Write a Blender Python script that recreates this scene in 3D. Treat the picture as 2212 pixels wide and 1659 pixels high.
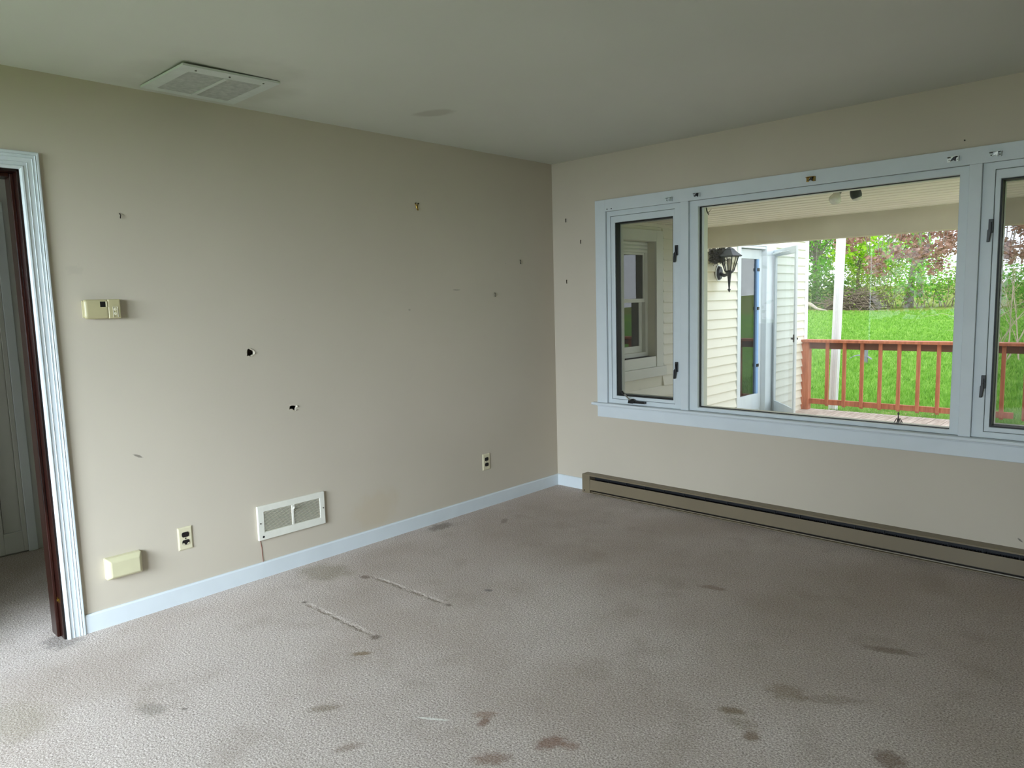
import bpy, math, random
from mathutils import Vector, Matrix
from mathutils.geometry import tessellate_polygon

for o in list(bpy.data.objects):
    bpy.data.objects.remove(o, do_unlink=True)
SC = bpy.context.scene
COL = SC.collection
random.seed(7)

# ------------------------------------------------------------------ camera
R_ROW = ((0.7269, 0.68619, -0.02755), (-0.05903, 0.10239, 0.99299), (-0.6842, 0.72018, -0.11493))
CAM = Vector((3.5537, -4.2335, 1.4384))
cd = bpy.data.cameras.new('camera')
cd.sensor_width = 36.0
cd.lens = 1552.89 / 2212.0 * 36.0
cd.clip_start = 0.05
cd.clip_end = 300
cam = bpy.data.objects.new('camera', cd)
COL.objects.link(cam)
r, u, f = [Vector(v).normalized() for v in R_ROW]
m = Matrix(((r.x, u.x, -f.x, CAM.x), (r.y, u.y, -f.y, CAM.y), (r.z, u.z, -f.z, CAM.z), (0, 0, 0, 1)))
cam.matrix_world = m
SC.camera = cam

YB = -6.1                 # rear wall

# ------------------------------------------------------------------ world, lights, exposure
SKY = 2.7
wd = bpy.data.worlds.new('overcast_sky')
SC.world = wd
wd.use_nodes = True
nt = wd.node_tree
bg = nt.nodes['Background']
tc = nt.nodes.new('ShaderNodeTexCoord')
ns = nt.nodes.new('ShaderNodeTexNoise')
ns.inputs['Scale'].default_value = 2.5
ns.inputs['Detail'].default_value = 4
cr = nt.nodes.new('ShaderNodeValToRGB')
cr.color_ramp.elements[0].position = 0.35
cr.color_ramp.elements[0].color = (0.72, 0.84, 1.0, 1)
cr.color_ramp.elements[1].position = 0.62
cr.color_ramp.elements[1].color = (1.0, 1.0, 1.0, 1)
nt.links.new(tc.outputs['Generated'], ns.inputs['Vector'])
nt.links.new(ns.outputs['Fac'], cr.inputs['Fac'])
nt.links.new(cr.outputs['Color'], bg.inputs['Color'])
bg.inputs['Strength'].default_value = SKY

def area(name, loc, rot, sx, sy, power, color):
    ld = bpy.data.lights.new(name, 'AREA')
    ld.shape = 'RECTANGLE'
    ld.size = sx
    ld.size_y = sy
    ld.energy = power
    ld.color = color
    o = bpy.data.objects.new(name, ld)
    o.location = loc
    o.rotation_euler = rot
    COL.objects.link(o)
    return o

# daylight that falls in through the window and added glazing of the rear wall (behind the photographer)
area('daylight_rear_sky', (5.0, -11.0, 3.85), (math.radians(90), 0, 0), 7.0, 5.0, 5250, (0.83, 0.96, 1.12))
# fill light added beyond the hallway end to brighten the hallway
area('hall_fill_light', (-0.85, YB - 0.3, 1.5), (math.radians(90), 0, 0), 0.7, 1.0, 6.5, (0.9, 0.97, 1.0))

SC.view_settings.view_transform = 'Standard'
SC.view_settings.look = 'None'
SC.view_settings.exposure = 0.0
SC.view_settings.gamma = 1.0
SC.view_settings.use_curve_mapping = False

# ------------------------------------------------------------------ materials
def s2l(c):
    return tuple(((v / 255) / 12.92 if v / 255 <= 0.04045 else ((v / 255 + 0.055) / 1.055) ** 2.4) for v in c)

class NT:
    """small helper to wire shader nodes"""
    def __init__(s, name):
        s.m = bpy.data.materials.new(name)
        s.m.use_nodes = True
        s.t = s.m.node_tree
        s.b = s.t.nodes['Principled BSDF']
        s.out = s.t.nodes['Material Output']
    def n(s, kind, **kw):
        x = s.t.nodes.new(kind)
        for k, v in kw.items():
            setattr(x, k, v)
        return x
    def set(s, sock, v):
        if isinstance(v, bpy.types.NodeSocket):
            s.t.links.new(v, sock)
        else:
            sock.default_value = v
    def math(s, op, a, b=0.0, c=None, clamp=False):
        x = s.n('ShaderNodeMath', operation=op, use_clamp=clamp)
        s.set(x.inputs[0], a)
        s.set(x.inputs[1], b)
        if c is not None:
            s.set(x.inputs[2], c)
        return x.outputs[0]
    def pos(s):
        return s.n('ShaderNodeNewGeometry').outputs['Position']
    def obj(s):
        return s.n('ShaderNodeTexCoord').outputs['Object']
    def noise(s, vec, scale, detail=2.0, rough=0.5, dist=0.0):
        x = s.n('ShaderNodeTexNoise')
        s.set(x.inputs['Vector'], vec)
        x.inputs['Scale'].default_value = scale
        x.inputs['Detail'].default_value = detail
        x.inputs['Roughness'].default_value = rough
        x.inputs['Distortion'].default_value = dist
        return x.outputs['Fac']
    def ramp(s, fac, stops):
        x = s.n('ShaderNodeValToRGB')
        e = x.color_ramp.elements
        while len(e) < len(stops):
            e.new(0.5)
        for i, (p, c) in enumerate(stops):
            e[i].position = p
            e[i].color = (*c, 1) if len(c) == 3 else c
        s.set(x.inputs['Fac'], fac)
        return x.outputs['Color']
    def mix(s, fac, a, b):
        x = s.n('ShaderNodeMix', data_type='RGBA')
        s.set(x.inputs['Factor'], fac)
        for i, v in ((6, a), (7, b)):
            if isinstance(v, tuple):
                x.inputs[i].default_value = (*v[:3], 1)
            else:
                s.set(x.inputs[i], v)
        return x.outputs[2]
    def smooth(s, v, lo, hi):
        x = s.n('ShaderNodeMapRange', interpolation_type='SMOOTHSTEP')
        s.set(x.inputs['Value'], v)
        x.inputs['From Min'].default_value = lo
        x.inputs['From Max'].default_value = hi
        return x.outputs['Result']
    def bump(s, h, strength, dist):
        x = s.n('ShaderNodeBump')
        x.inputs['Strength'].default_value = strength
        x.inputs['Distance'].default_value = dist
        s.set(x.inputs['Height'], h)
        s.t.links.new(x.outputs['Normal'], s.b.inputs['Normal'])
    def base(s, c, rough=0.6, metal=0.0, spec=None):
        if isinstance(c, tuple):
            s.b.inputs['Base Color'].default_value = (*c[:3], 1)
        else:
            s.set(s.b.inputs['Base Color'], c)
        s.b.inputs['Roughness'].default_value = rough
        s.b.inputs['Metallic'].default_value = metal
        if spec is not None:
            s.b.inputs['Specular IOR Level'].default_value = spec

def plain(name, rgb, rough=0.5, metal=0.0, var=0.06, scale=30.0, bump=0.0, bscale=200.0):
    """a paint or plastic: colour with slight mottling, optional fine bump"""
    k = NT(name)
    c = s2l(rgb)
    lo = tuple(v * (1 - var) for v in c)
    hi = tuple(min(1, v * (1 + var)) for v in c)
    k.base(k.ramp(k.noise(k.obj(), scale, 3), [(0.3, lo), (0.7, hi)]), rough, metal)
    if bump:
        k.bump(k.noise(k.obj(), bscale, 2), bump, 0.001)
    return k.m

def ellipse_mask(k, P, axes, cx, cy, rx, ry, ang=0.0, rough=0.35, nscale=25.0, soft=0.35):
    """soft irregular patch on a plane; axes picks the two coordinates"""
    sep = k.n('ShaderNodeSeparateXYZ')
    k.set(sep.inputs[0], P)
    a = k.math('SUBTRACT', sep.outputs[axes[0]], cx)
    b = k.math('SUBTRACT', sep.outputs[axes[1]], cy)
    ca, sa = math.cos(ang), math.sin(ang)
    x = k.math('ADD', k.math('MULTIPLY', a, ca / rx), k.math('MULTIPLY', b, sa / rx))
    y = k.math('ADD', k.math('MULTIPLY', a, -sa / ry), k.math('MULTIPLY', b, ca / ry))
    d = k.math('SQRT', k.math('ADD', k.math('MULTIPLY', x, x), k.math('MULTIPLY', y, y)))
    nz = k.noise(P, nscale, 3)
    d = k.math('ADD', d, k.math('MULTIPLY', k.math('SUBTRACT', nz, 0.5), rough * 4))
    return k.math('SUBTRACT', 1.0, k.smooth(d, 1 - soft, 1 + soft))

def wall_paint(name, rgb, stains, axes):
    k = NT(name)
    P = k.pos()
    c = s2l(rgb)
    col = k.ramp(k.noise(P, 1.3, 3), [(0.3, tuple(v * 0.965 for v in c)), (0.7, tuple(v * 1.02 for v in c))])
    for (cx, cy, rx, ry, ang, rc, st, ro, nsc) in stains:
        mk = ellipse_mask(k, P, axes, cx, cy, rx, ry, ang, ro, nsc)
        col = k.mix(k.math('MULTIPLY', mk, st), col, s2l(rc))
    # fine specks of dirt
    v = k.n('ShaderNodeTexVoronoi')
    k.set(v.inputs['Vector'], P)
    v.inputs['Scale'].default_value = 4.0
    sp = k.math('LESS_THAN', v.outputs['Distance'], 0.011)
    col = k.mix(k.math('MULTIPLY', sp, 0.5), col, (0.12, 0.11, 0.08))
    k.base(col, 0.6, 0, 0.3)
    h = k.math('ADD', k.noise(P, 260, 2), k.math('MULTIPLY', k.noise(P, 60, 2), 0.7))
    k.bump(h, 0.12, 0.0012)
    return k.m

WALL = (196, 186, 168)
M = {}
M['wall_l'] = wall_paint('painted_wall_left', WALL, [
    (-3.045, 0.765, 0.022, 0.005, -0.5, (110, 104, 92), 0.75, 0.2, 60),
    (-3.235, 1.625, 0.03, 0.02, 0.2, (150, 146, 132), 0.15, 0.5, 40),
    (-1.72, 0.20, 0.16, 0.11, 0.0, (186, 166, 128), 0.24, 0.4, 9),
    (-1.0, 1.52, 0.03, 0.004, 0.0, (120, 114, 100), 0.5, 0.3, 60),
    (-1.4, 1.4, 0.01, 0.006, 0.0, (120, 114, 100), 0.4, 0.3, 60),
], (1, 2))
M['wall_w'] = wall_paint('painted_wall_window', WALL, [(2.99, 0.185, 0.012, 0.004, -0.7, (70, 64, 54), 0.7, 0.2, 60)], (0, 2))
M['wall_o'] = wall_paint('painted_wall_other', WALL, [], (0, 2))
M['hall'] = plain('hall_paint', (196, 198, 192), 0.6, var=0.03, scale=3)
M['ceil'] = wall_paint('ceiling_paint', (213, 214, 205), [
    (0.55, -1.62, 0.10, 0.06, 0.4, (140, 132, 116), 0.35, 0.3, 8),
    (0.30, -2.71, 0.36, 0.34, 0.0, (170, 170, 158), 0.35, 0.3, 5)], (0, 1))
M['trim'] = plain('white_trim_paint', (208, 215, 217), 0.42, var=0.03, scale=6, bump=0.05, bscale=40)
M['vinyl'] = plain('white_window_vinyl', (206, 214, 216), 0.38, var=0.03, scale=8)
M['black'] = plain('black_gasket', (14, 15, 15), 0.55)
M['blackpl'] = plain('black_plastic', (12, 12, 13), 0.4)
M['darkhole'] = plain('dark_cavity', (16, 14, 12), 0.9)
M['steel'] = plain('bright_steel', (205, 205, 200), 0.28, 1.0)
M['steel_d'] = plain('dull_steel', (120, 118, 110), 0.4, 1.0)
M['brass'] = plain('aged_brass', (160, 130, 62), 0.35, 1.0)
M['nail'] = plain('dark_nail', (52, 46, 36), 0.5, 0.6)
M['beige'] = plain('beige_plastic', (184, 174, 134), 0.35, var=0.04, scale=12)
M['cream'] = plain('cream_plastic', (202, 196, 160), 0.38, var=0.04, scale=14)
M['ivory'] = plain('ivory_plate', (212, 204, 172), 0.35, var=0.03)
M['outlet_dark'] = plain('dark_brown_receptacle', (26, 22, 22), 0.35)
M['grille'] = plain('white_register_paint', (226, 224, 210), 0.4, var=0.03)
M['grille_d'] = plain('dusty_register_slats', (206, 200, 180), 0.55, var=0.05, scale=50)
M['vent'] = plain('white_vent_paint', (208, 214, 208), 0.5, var=0.05, scale=20)
M['vent_d'] = plain('dusty_vent_louvres', (176, 178, 172), 0.8, var=0.14, scale=40)
M['heater'] = plain('taupe_heater_enamel', (118, 106, 84), 0.42, var=0.05, scale=4)
M['heater_d'] = plain('heater_inside', (28, 28, 30), 0.5)
M['fin'] = plain('heater_fin_metal', (70, 72, 74), 0.45, 0.7)
M['paper'] = plain('torn_wallboard_paper', (200, 192, 172), 0.9)
M['wirered'] = plain('red_wire', (128, 62, 50), 0.5)

k = NT('dark_stained_jamb_wood')
w = k.n('ShaderNodeTexWave', wave_type='BANDS', bands_direction='X')
mp = k.n('ShaderNodeMapping')
mp.inputs['Scale'].default_value = (1, 1, 0.05)
k.set(mp.inputs['Vector'], k.pos())
k.set(w.inputs['Vector'], mp.outputs[0])
w.inputs['Scale'].default_value = 26
w.inputs['Distortion'].default_value = 5
w.inputs['Detail'].default_value = 3
k.base(k.ramp(w.outputs['Fac'], [(0.2, s2l((16, 5, 3))), (0.8, s2l((46, 18, 11)))]), 0.28)
M['jamb'] = k.m

# carpet ----------------------------------------------------------
k = NT('worn_beige_carpet')
P = k.pos()
n1 = k.noise(P, 150, 4, 0.75)
n2 = k.noise(P, 95, 3, 0.6)
big = k.noise(P, 1.1, 4, 0.55)
col = k.ramp(n1, [(0.30, s2l((112, 100, 92))), (0.5, s2l((202, 189, 179))), (0.68, s2l((250, 242, 236)))])
col = k.mix(k.math('MULTIPLY', k.smooth(big, 0.42, 0.68), 0.30), col, s2l((150, 132, 114)))
col = k.mix(k.math('MULTIPLY', k.smooth(k.noise(P, 3.2, 4, 0.6), 0.52, 0.75), 0.30), col, s2l((138, 124, 106)))
# shade painted into the carpet towards the window side, with some traffic dirt
shade_dirt = ellipse_mask(k, P, (0, 1), 2.6, -0.7, 1.9, 0.75, 0.1, 0.25, 1.5, 0.6)
col = k.mix(k.math('MULTIPLY', shade_dirt, 0.34), col, s2l((134, 114, 100)))
shade_dirt2 = ellipse_mask(k, P, (0, 1), 0.5, -1.3, 0.55, 1.0, 0.0, 0.25, 2.5, 0.6)
col = k.mix(k.math('MULTIPLY', shade_dirt2, 0.30), col, s2l((132, 116, 100)))
STAINS_AND_PATCHES = [  # x, y, rx, ry, angle, colour, strength, roughness, noise scale
    (1.121, -2.628, 0.040, 0.016, 0.9, (120, 96, 52), .75, .25, 60),
    (0.886, -3.369, 0.055, 0.035, 0.4, (132, 124, 112), .6, .3, 60),
    (0.975, -3.29, 0.012, 0.008, 0.4, (84, 74, 62), .7, .3, 80),
    (1.360, -2.953, 0.055, 0.022, 0.9, (128, 112, 88), .65, .3, 60),
    (1.858, -2.636, 0.016, 0.030, 0.2, (122, 86, 60), .75, .3, 70),
    (1.83, -2.60, 0.040, 0.020, 0.8, (140, 106, 78), .6, .35, 70),
    (2.105, -2.575, 0.030, 0.050, -0.4, (126, 84, 60), .75, .3, 60),
    (2.165, -2.545, 0.030, 0.020, 0.5, (140, 104, 80), .6, .35, 60),
    (2.02, -2.76, 0.06, 0.028, 0.8, (126, 92, 66), .65, .4, 50),
    (2.463, -2.022, 0.044, 0.022, 0.45, (118, 98, 62), .75, .2, 40),
    (2.579, -2.117, 0.026, 0.030, 0.2, (114, 88, 54), .75, .2, 40),
    (2.53, -2.07, 0.05, 0.03, 0.2, (130, 116, 88), .4, .3, 40),
    (2.56, -1.783, 0.065, 0.05, 0.3, (130, 110, 82), .5, .35, 30),
    (2.70, -1.73, 0.10, 0.03, 0.6, (126, 108, 84), .4, .4, 30),
    (1.621, -3.03, 0.045, 0.018, 1.2, (134, 112, 92), .6, .4, 60),
    (2.74, -1.22, 0.10, 0.025, 0.35, (106, 88, 68), .6, .35, 30),
    (2.95, -1.955, 0.045, 0.045, 0.2, (104, 74, 48), .65, .4, 50),
    (0.188, -2.22, 0.15, 0.10, 0.2, (118, 108, 76), .5, .35, 12),
    (0.43, -2.12, 0.028, 0.02, 0.2, (92, 74, 60), .75, .3, 70),
    (0.468, -2.505, 0.012, 0.010, 0.2, (80, 68, 56), .8, .3, 80),
    (1.045, -2.50, 0.022, 0.020, 0.2, (92, 78, 64), .75, .35, 80),
    (1.04, -2.072, 0.018, 0.014, 0.2, (92, 80, 66), .7, .35, 80),
    (1.062, -1.824, 0.022, 0.012, 0.5, (86, 84, 86), .7, .3, 60),
    (1.90, -1.09, 0.06, 0.025, 0.2, (118, 92, 70), .55, .4, 30),
    (0.60, -3.72, 0.16, 0.10, 0.4, (150, 140, 116), .45, .35, 10),
    (0.09, -1.30, 0.05, 0.09, 0.1, (74, 66, 52), .6, .4, 25),
    (0.33, -0.95, 0.02, 0.05, 0.6, (100, 88, 74), .5, .35, 50),
    (-1.2, -3.3, 0.7, 0.9, 0.0, (110, 98, 84), .7, .2, 3),  # broad darker patch across the hallway carpet
    (0.0, -3.42, 0.09, 0.07, 0.2, (96, 90, 84), .6, .35, 30),
]
for (cx, cy, rx, ry, an, rc, st, ro, nsc) in STAINS_AND_PATCHES:
    mk = ellipse_mask(k, P, (0, 1), cx, cy, rx, ry, an, ro, nsc, 0.45)
    col = k.mix(k.math('MULTIPLY', mk, st * 0.8), col, s2l(rc))
# white chalky scrape
mk = ellipse_mask(k, P, (0, 1), 1.709, -2.739, 0.055, 0.006, 0.55, 0.35, 70, 0.3)
col = k.mix(k.math('MULTIPLY', mk, 0.8), col, s2l((240, 238, 230)))
# crumbs and specks
v = k.n('ShaderNodeTexVoronoi')
k.set(v.inputs['Vector'], P)
v.inputs['Scale'].default_value = 9.0
col = k.mix(k.math('MULTIPLY', k.math('LESS_THAN', v.outputs['Distance'], 0.030), 0.6), col, s2l((70, 60, 52)))
k.base(col, 0.95, 0, 0.1)
# pile relief and the two long dents left by furniture runners
sep = k.n('ShaderNodeSeparateXYZ')
k.set(sep.inputs[0], P)
h = k.math('ADD', n1, k.math('MULTIPLY', n2, 1.2))
for (x0, x1, y0, sl) in ((0.478, 1.041, -2.500, 0.016), (0.431, 1.034, -2.079, 0.032)):
    yy = k.math('SUBTRACT', k.math('SUBTRACT', sep.outputs[1], y0), k.math('MULTIPLY', k.math('SUBTRACT', sep.outputs[0], (x0 + x1) / 2), sl))
    yy = k.math('ADD', yy, k.math('MULTIPLY', k.math('SUBTRACT', k.noise(P, 45, 3), 0.5), 0.022))
    along = k.math('MULTIPLY', k.smooth(sep.outputs[0], x0, x0 + 0.06), k.math('SUBTRACT', 1, k.smooth(sep.outputs[0], x1 - 0.06, x1)))
    g = k.math('SUBTRACT', 1, k.smooth(k.math('ABSOLUTE', yy), 0.0, 0.020))
    along = k.math('MULTIPLY', along, k.smooth(k.noise(P, 22, 3), 0.30, 0.62))
    h = k.math('SUBTRACT', h, k.math('MULTIPLY', k.math('MULTIPLY', g, along), 2.0))
k.bump(h, 0.6, 0.005)
M['carpet'] = k.m

# glass -----------------------------------------------------------
def glass(name, tint, f0, rough=0.0):
    k = NT(name)
    k.t.nodes.remove(k.b)
    lw = k.n('ShaderNodeLayerWeight')
    lw.inputs['Blend'].default_value = 0.5
    p5 = k.math('POWER', lw.outputs['Facing'], 5.0)
    fac = k.math('ADD', f0, k.math('MULTIPLY', p5, 1 - f0), clamp=True)
    tr = k.n('ShaderNodeBsdfTransparent')
    tr.inputs['Color'].default_value = (*tint, 1)
    gl = k.n('ShaderNodeBsdfGlossy')
    gl.inputs['Roughness'].default_value = rough
    mx = k.n('ShaderNodeMixShader')
    k.set(mx.inputs[0], fac)
    k.t.links.new(tr.outputs[0], mx.inputs[1])
    k.t.links.new(gl.outputs[0], mx.inputs[2])
    k.t.links.new(mx.outputs[0], k.out.inputs['Surface'])
    return k.m
M['glass'] = glass('clear_window_glass', (0.985, 0.99, 0.99), 0.03)
M['glass_s'] = glass('storm_door_glass', (0.93, 0.96, 0.97), 0.05)
M['glass_d'] = glass('dark_house_glass', (0.42, 0.46, 0.45), 0.17)
k = NT('insect_screen_mesh')
k.t.nodes.remove(k.b)
tr = k.n('ShaderNodeBsdfTransparent')
df = k.n('ShaderNodeBsdfDiffuse')
df.inputs['Color'].default_value = (0.02, 0.02, 0.02, 1)
mx = k.n('ShaderNodeMixShader')
mx.inputs[0].default_value = 0.5
k.t.links.new(tr.outputs[0], mx.inputs[1])
k.t.links.new(df.outputs[0], mx.inputs[2])
k.t.links.new(mx.outputs[0], k.out.inputs['Surface'])
M['screen'] = k.m
M['lampglass'] = glass('frosty_lantern_glass', (0.75, 0.74, 0.70), 0.08, 0.1)

# outdoors --------------------------------------------------------
k = NT('cream_vinyl_siding')
P = k.pos()
c = s2l((232, 230, 212))
col = k.ramp(k.noise(P, 3, 3), [(0.3, tuple(v * .96 for v in c)), (0.7, c)])
# yellow-grey porch shade painted around the lantern, and specks of dirt
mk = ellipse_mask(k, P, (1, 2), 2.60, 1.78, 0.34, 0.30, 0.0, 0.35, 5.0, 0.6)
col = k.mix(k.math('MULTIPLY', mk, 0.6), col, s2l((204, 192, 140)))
v = k.n('ShaderNodeTexVoronoi')
k.set(v.inputs['Vector'], P)
v.inputs['Scale'].default_value = 5.0
col = k.mix(k.math('MULTIPLY', k.math('LESS_THAN', v.outputs['Distance'], 0.04), 0.5), col, (0.2, 0.19, 0.15))
k.base(col, 0.5)
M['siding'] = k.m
M['ext_trim'] = plain('white_exterior_trim', (222, 224, 214), 0.5, var=0.04, scale=5)
M['cornerb'] = plain('white_corner_board', (236, 240, 240), 0.5, var=0.02)
M['alu'] = plain('white_aluminium_door', (220, 228, 230), 0.4, var=0.03, scale=6)
M['bluedoor'] = plain('pale_blue_door_edge', (150, 188, 232), 0.4, var=0.03)
M['porchc'] = plain('cream_soffit_boards', (246, 241, 224), 0.55, var=0.05, scale=4)
M['beam'] = plain('porch_beam_paint', (206, 200, 178), 0.6, var=0.05, scale=4)
M['lantern'] = plain('black_lantern_iron', (36, 42, 48), 0.45, 0.2)
M['nest'] = plain('dark_nest_twigs', (62, 60, 54), 0.95, var=0.3, scale=60)
M['bulb'] = plain('white_bulb', (232, 228, 214), 0.25)
M['post'] = plain('white_fluted_post', (238, 240, 242), 0.45, var=0.02)
M['log'] = plain('pale_dead_wood', (176, 166, 150), 0.9, var=0.2, scale=8)
M['brush'] = plain('grey_brush_twigs', (134, 120, 106), 0.95, var=0.3, scale=5)
M['bark'] = plain('grey_bark', (134, 124, 114), 0.95, var=0.3, scale=6)
M['palebark'] = plain('pale_twig_bark', (196, 178, 160), 0.9, var=0.2, scale=6)
M['metal_scrap'] = plain('grey_weathered_metal', (128, 132, 140), 0.6, 0.0, var=0.2, scale=20)
M['dirt'] = plain('outdoor_soffit_dark', (120, 112, 96), 0.9)

k = NT('rust_stained_railing_wood')
mp = k.n('ShaderNodeMapping')
mp.inputs['Scale'].default_value = (1, 1, 0.12)
k.set(mp.inputs['Vector'], k.obj())
k.base(k.ramp(k.noise(mp.outputs[0], 30, 4, 0.6), [(0.25, s2l((150, 84, 58))), (0.55, s2l((186, 112, 78))), (0.85, s2l((204, 138, 102)))]), 0.7)
M['rail'] = k.m
M['rail_d'] = plain('dark_railing_board', (112, 74, 58), 0.75, var=0.12, scale=9)

k = NT('weathered_deck_boards')
P = k.pos()
mp = k.n('ShaderNodeMapping')
mp.inputs['Scale'].default_value = (1, 0.08, 1)
k.set(mp.inputs['Vector'], P)
col = k.ramp(k.noise(mp.outputs[0], 40, 4, 0.6), [(0.25, s2l((150, 132, 118))), (0.7, s2l((206, 194, 182)))])
k.base(col, 0.85)
M['deck'] = k.m

k = NT('lawn_ground')
P = k.pos()
col = k.ramp(k.noise(P, 5, 5, 0.7), [(0.25, s2l((84, 128, 46))), (0.5, s2l((116, 166, 64))), (0.75, s2l((150, 190, 90)))])
col = k.mix(k.math('MULTIPLY', k.smooth(k.noise(P, 0.5, 3), 0.55, 0.7), 0.45), col, s2l((170, 210, 70)))
sep = k.n('ShaderNodeSeparateXYZ')
k.set(sep.inputs[0], P)
nz = k.noise(P, 1.2, 3)
far = k.smooth(k.math('ADD', sep.outputs[1], k.math('MULTIPLY', nz, 5)), 29.5, 34)
col = k.mix(k.math('MULTIPLY', far, 0.7), col, s2l((150, 150, 84)))
k.base(col, 0.95, 0, 0.1)
k.bump(k.noise(P, 18, 4), 1.0, 0.08)
M['lawn'] = k.m

def leafmat(name, a, b, c, trans=0.45, scale=3.0):
    k = NT(name)
    col = k.ramp(k.noise(k.pos(), scale, 4, 0.65), [(0.3, s2l(a)), (0.5, s2l(b)), (0.72, s2l(c))])
    k.base(col, 0.55, 0, 0.25)
    tr = k.n('ShaderNodeBsdfTranslucent')
    k.set(tr.inputs['Color'], col)
    mx = k.n('ShaderNodeMixShader')
    mx.inputs[0].default_value = trans
    k.t.links.new(k.b.outputs[0], mx.inputs[1])
    k.t.links.new(tr.outputs[0], mx.inputs[2])
    k.t.links.new(mx.outputs[0], k.out.inputs['Surface'])
    return k.m
M['grass'] = leafmat('grass_blades', (86, 136, 42), (128, 180, 66), (186, 218, 120), 0.35, 7.0)
M['leaf_green'] = leafmat('fresh_green_leaves', (84, 144, 52), (130, 194, 78), (180, 228, 110))
M['leaf_yellow'] = leafmat('yellow_green_leaves', (120, 186, 40), (176, 222, 50), (214, 240, 90))
M['leaf_dark'] = leafmat('deep_green_leaves', (78, 112, 56), (112, 150, 80), (150, 184, 110))  # deeper green leaf colour
M['leaf_olive'] = leafmat('olive_thicket_leaves', (126, 148, 74), (168, 186, 102), (204, 216, 138))
M['leaf_brown'] = leafmat('copper_leaves', (122, 88, 76), (168, 126, 110), (216, 184, 168), 0.35, 9.0)
M['leaf_litter'] = leafmat('dry_leaf_litter', (150, 120, 84), (196, 168, 124), (226, 206, 168), 0.1, 12.0)

# ------------------------------------------------------------------ mesh helpers
class MB:
    def __init__(s):
        s.v, s.f = [], []
    def add(s, vs, fs):
        b = len(s.v)
        s.v += [tuple(x) for x in vs]
        s.f += [tuple(b + i for i in q) for q in fs]
        return s
    def box(s, a, b, mat=None):
        (x0, y0, z0), (x1, y1, z1) = [[min(p, q) for p, q in zip(a, b)], [max(p, q) for p, q in zip(a, b)]]
        vs = [(x0, y0, z0), (x1, y0, z0), (x1, y1, z0), (x0, y1, z0), (x0, y0, z1), (x1, y0, z1), (x1, y1, z1), (x0, y1, z1)]
        if mat is not None:
            vs = [mat @ Vector(v) for v in vs]
        return s.add(vs, [(0, 3, 2, 1), (4, 5, 6, 7), (0, 1, 5, 4), (1, 2, 6, 5), (2, 3, 7, 6), (3, 0, 4, 7)])
    def ring(s, x0, x1, z0, z1, ix0, ix1, iz0, iz1, y0, y1):
        """rectangular frame in the XZ plane between depths y0 and y1, mitred corners"""
        o = [(x0, z0), (x1, z0), (x1, z1), (x0, z1)]
        i = [(ix0, iz0), (ix1, iz0), (ix1, iz1), (ix0, iz1)]
        vs = [(x, y, z) for y in (y0, y1) for (x, z) in o + i]
        fs = []
        for a in range(4):
            b = (a + 1) % 4
            fs += [(a, b, 4 + b, 4 + a), (8 + b, 8 + a, 12 + a, 12 + b), (b, a, 8 + a, 8 + b), (4 + a, 4 + b, 12 + b, 12 + a)]
        return s.add(vs, fs)
    def prism(s, poly, fn0, fn1):
        """polygon (list of 2D) placed by fn0 and fn1 (2D -> 3D), closed"""
        n = len(poly)
        vs = [fn0(*p) for p in poly] + [fn1(*p) for p in poly]
        fs = [tuple(range(n - 1, -1, -1)), tuple(range(n, 2 * n))]
        fs += [(i, (i + 1) % n, n + (i + 1) % n, n + i) for i in range(n)]
        return s.add(vs, fs)
    def tube(s, pts, radii, seg=6):
        pts = [Vector(p) for p in pts]
        if not hasattr(radii, '__len__'):
            radii = [radii] * len(pts)
        b = len(s.v)
        for i, p in enumerate(pts):
            d = (pts[min(i + 1, len(pts) - 1)] - pts[max(i - 1, 0)])
            d = d.normalized() if d.length > 1e-9 else Vector((0, 0, 1))
            a = d.cross(Vector((0, 0, 1)) if abs(d.z) < 0.9 else Vector((1, 0, 0))).normalized()
            c = d.cross(a)
            for j in range(seg):
                t = 2 * math.pi * j / seg
                s.v.append(tuple(p + (a * math.cos(t) + c * math.sin(t)) * radii[i]))
        for i in range(len(pts) - 1):
            for j in range(seg):
                q = (j + 1) % seg
                s.f.append((b + i * seg + j, b + i * seg + q, b + (i + 1) * seg + q, b + (i + 1) * seg + j))
        s.f.append(tuple(b + j for j in range(seg - 1, -1, -1)))
        e = b + (len(pts) - 1) * seg
        s.f.append(tuple(e + j for j in range(seg)))
        return s
    def lathe(s, prof, mat=None, seg=16):
        b = len(s.v)
        for (rr, z) in prof:
            for j in range(seg):
                t = 2 * math.pi * j / seg
                p = Vector((rr * math.cos(t), rr * math.sin(t), z))
                s.v.append(tuple(mat @ p if mat is not None else p))
        for i in range(len(prof) - 1):
            for j in range(seg):
                q = (j + 1) % seg
                s.f.append((b + i * seg + j, b + i * seg + q, b + (i + 1) * seg + q, b + (i + 1) * seg + j))
        s.f.append(tuple(b + j for j in range(seg - 1, -1, -1)))
        e = b + (len(prof) - 1) * seg
        s.f.append(tuple(e + j for j in range(seg)))
        return s
    def build(s, name, mat, parent=None, bevel=0.0, smooth=False, seg=2):
        me = bpy.data.meshes.new(name)
        me.from_pydata(s.v, [], s.f)
        me.materials.append(M[mat])
        if smooth:
            for p in me.polygons:
                p.use_smooth = True
        me.update()
        o = bpy.data.objects.new(name, me)
        COL.objects.link(o)
        if parent is not None:
            o.parent = parent
            o.matrix_parent_inverse = Matrix.Translation(-parent.location) if parent.type == 'EMPTY' else Matrix.Identity(4)
        if bevel:
            bv = o.modifiers.new('bevel', 'BEVEL')
            bv.width = bevel
            bv.segments = seg
            bv.limit_method = 'ANGLE'
            bv.angle_limit = math.radians(40)
        return o

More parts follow.
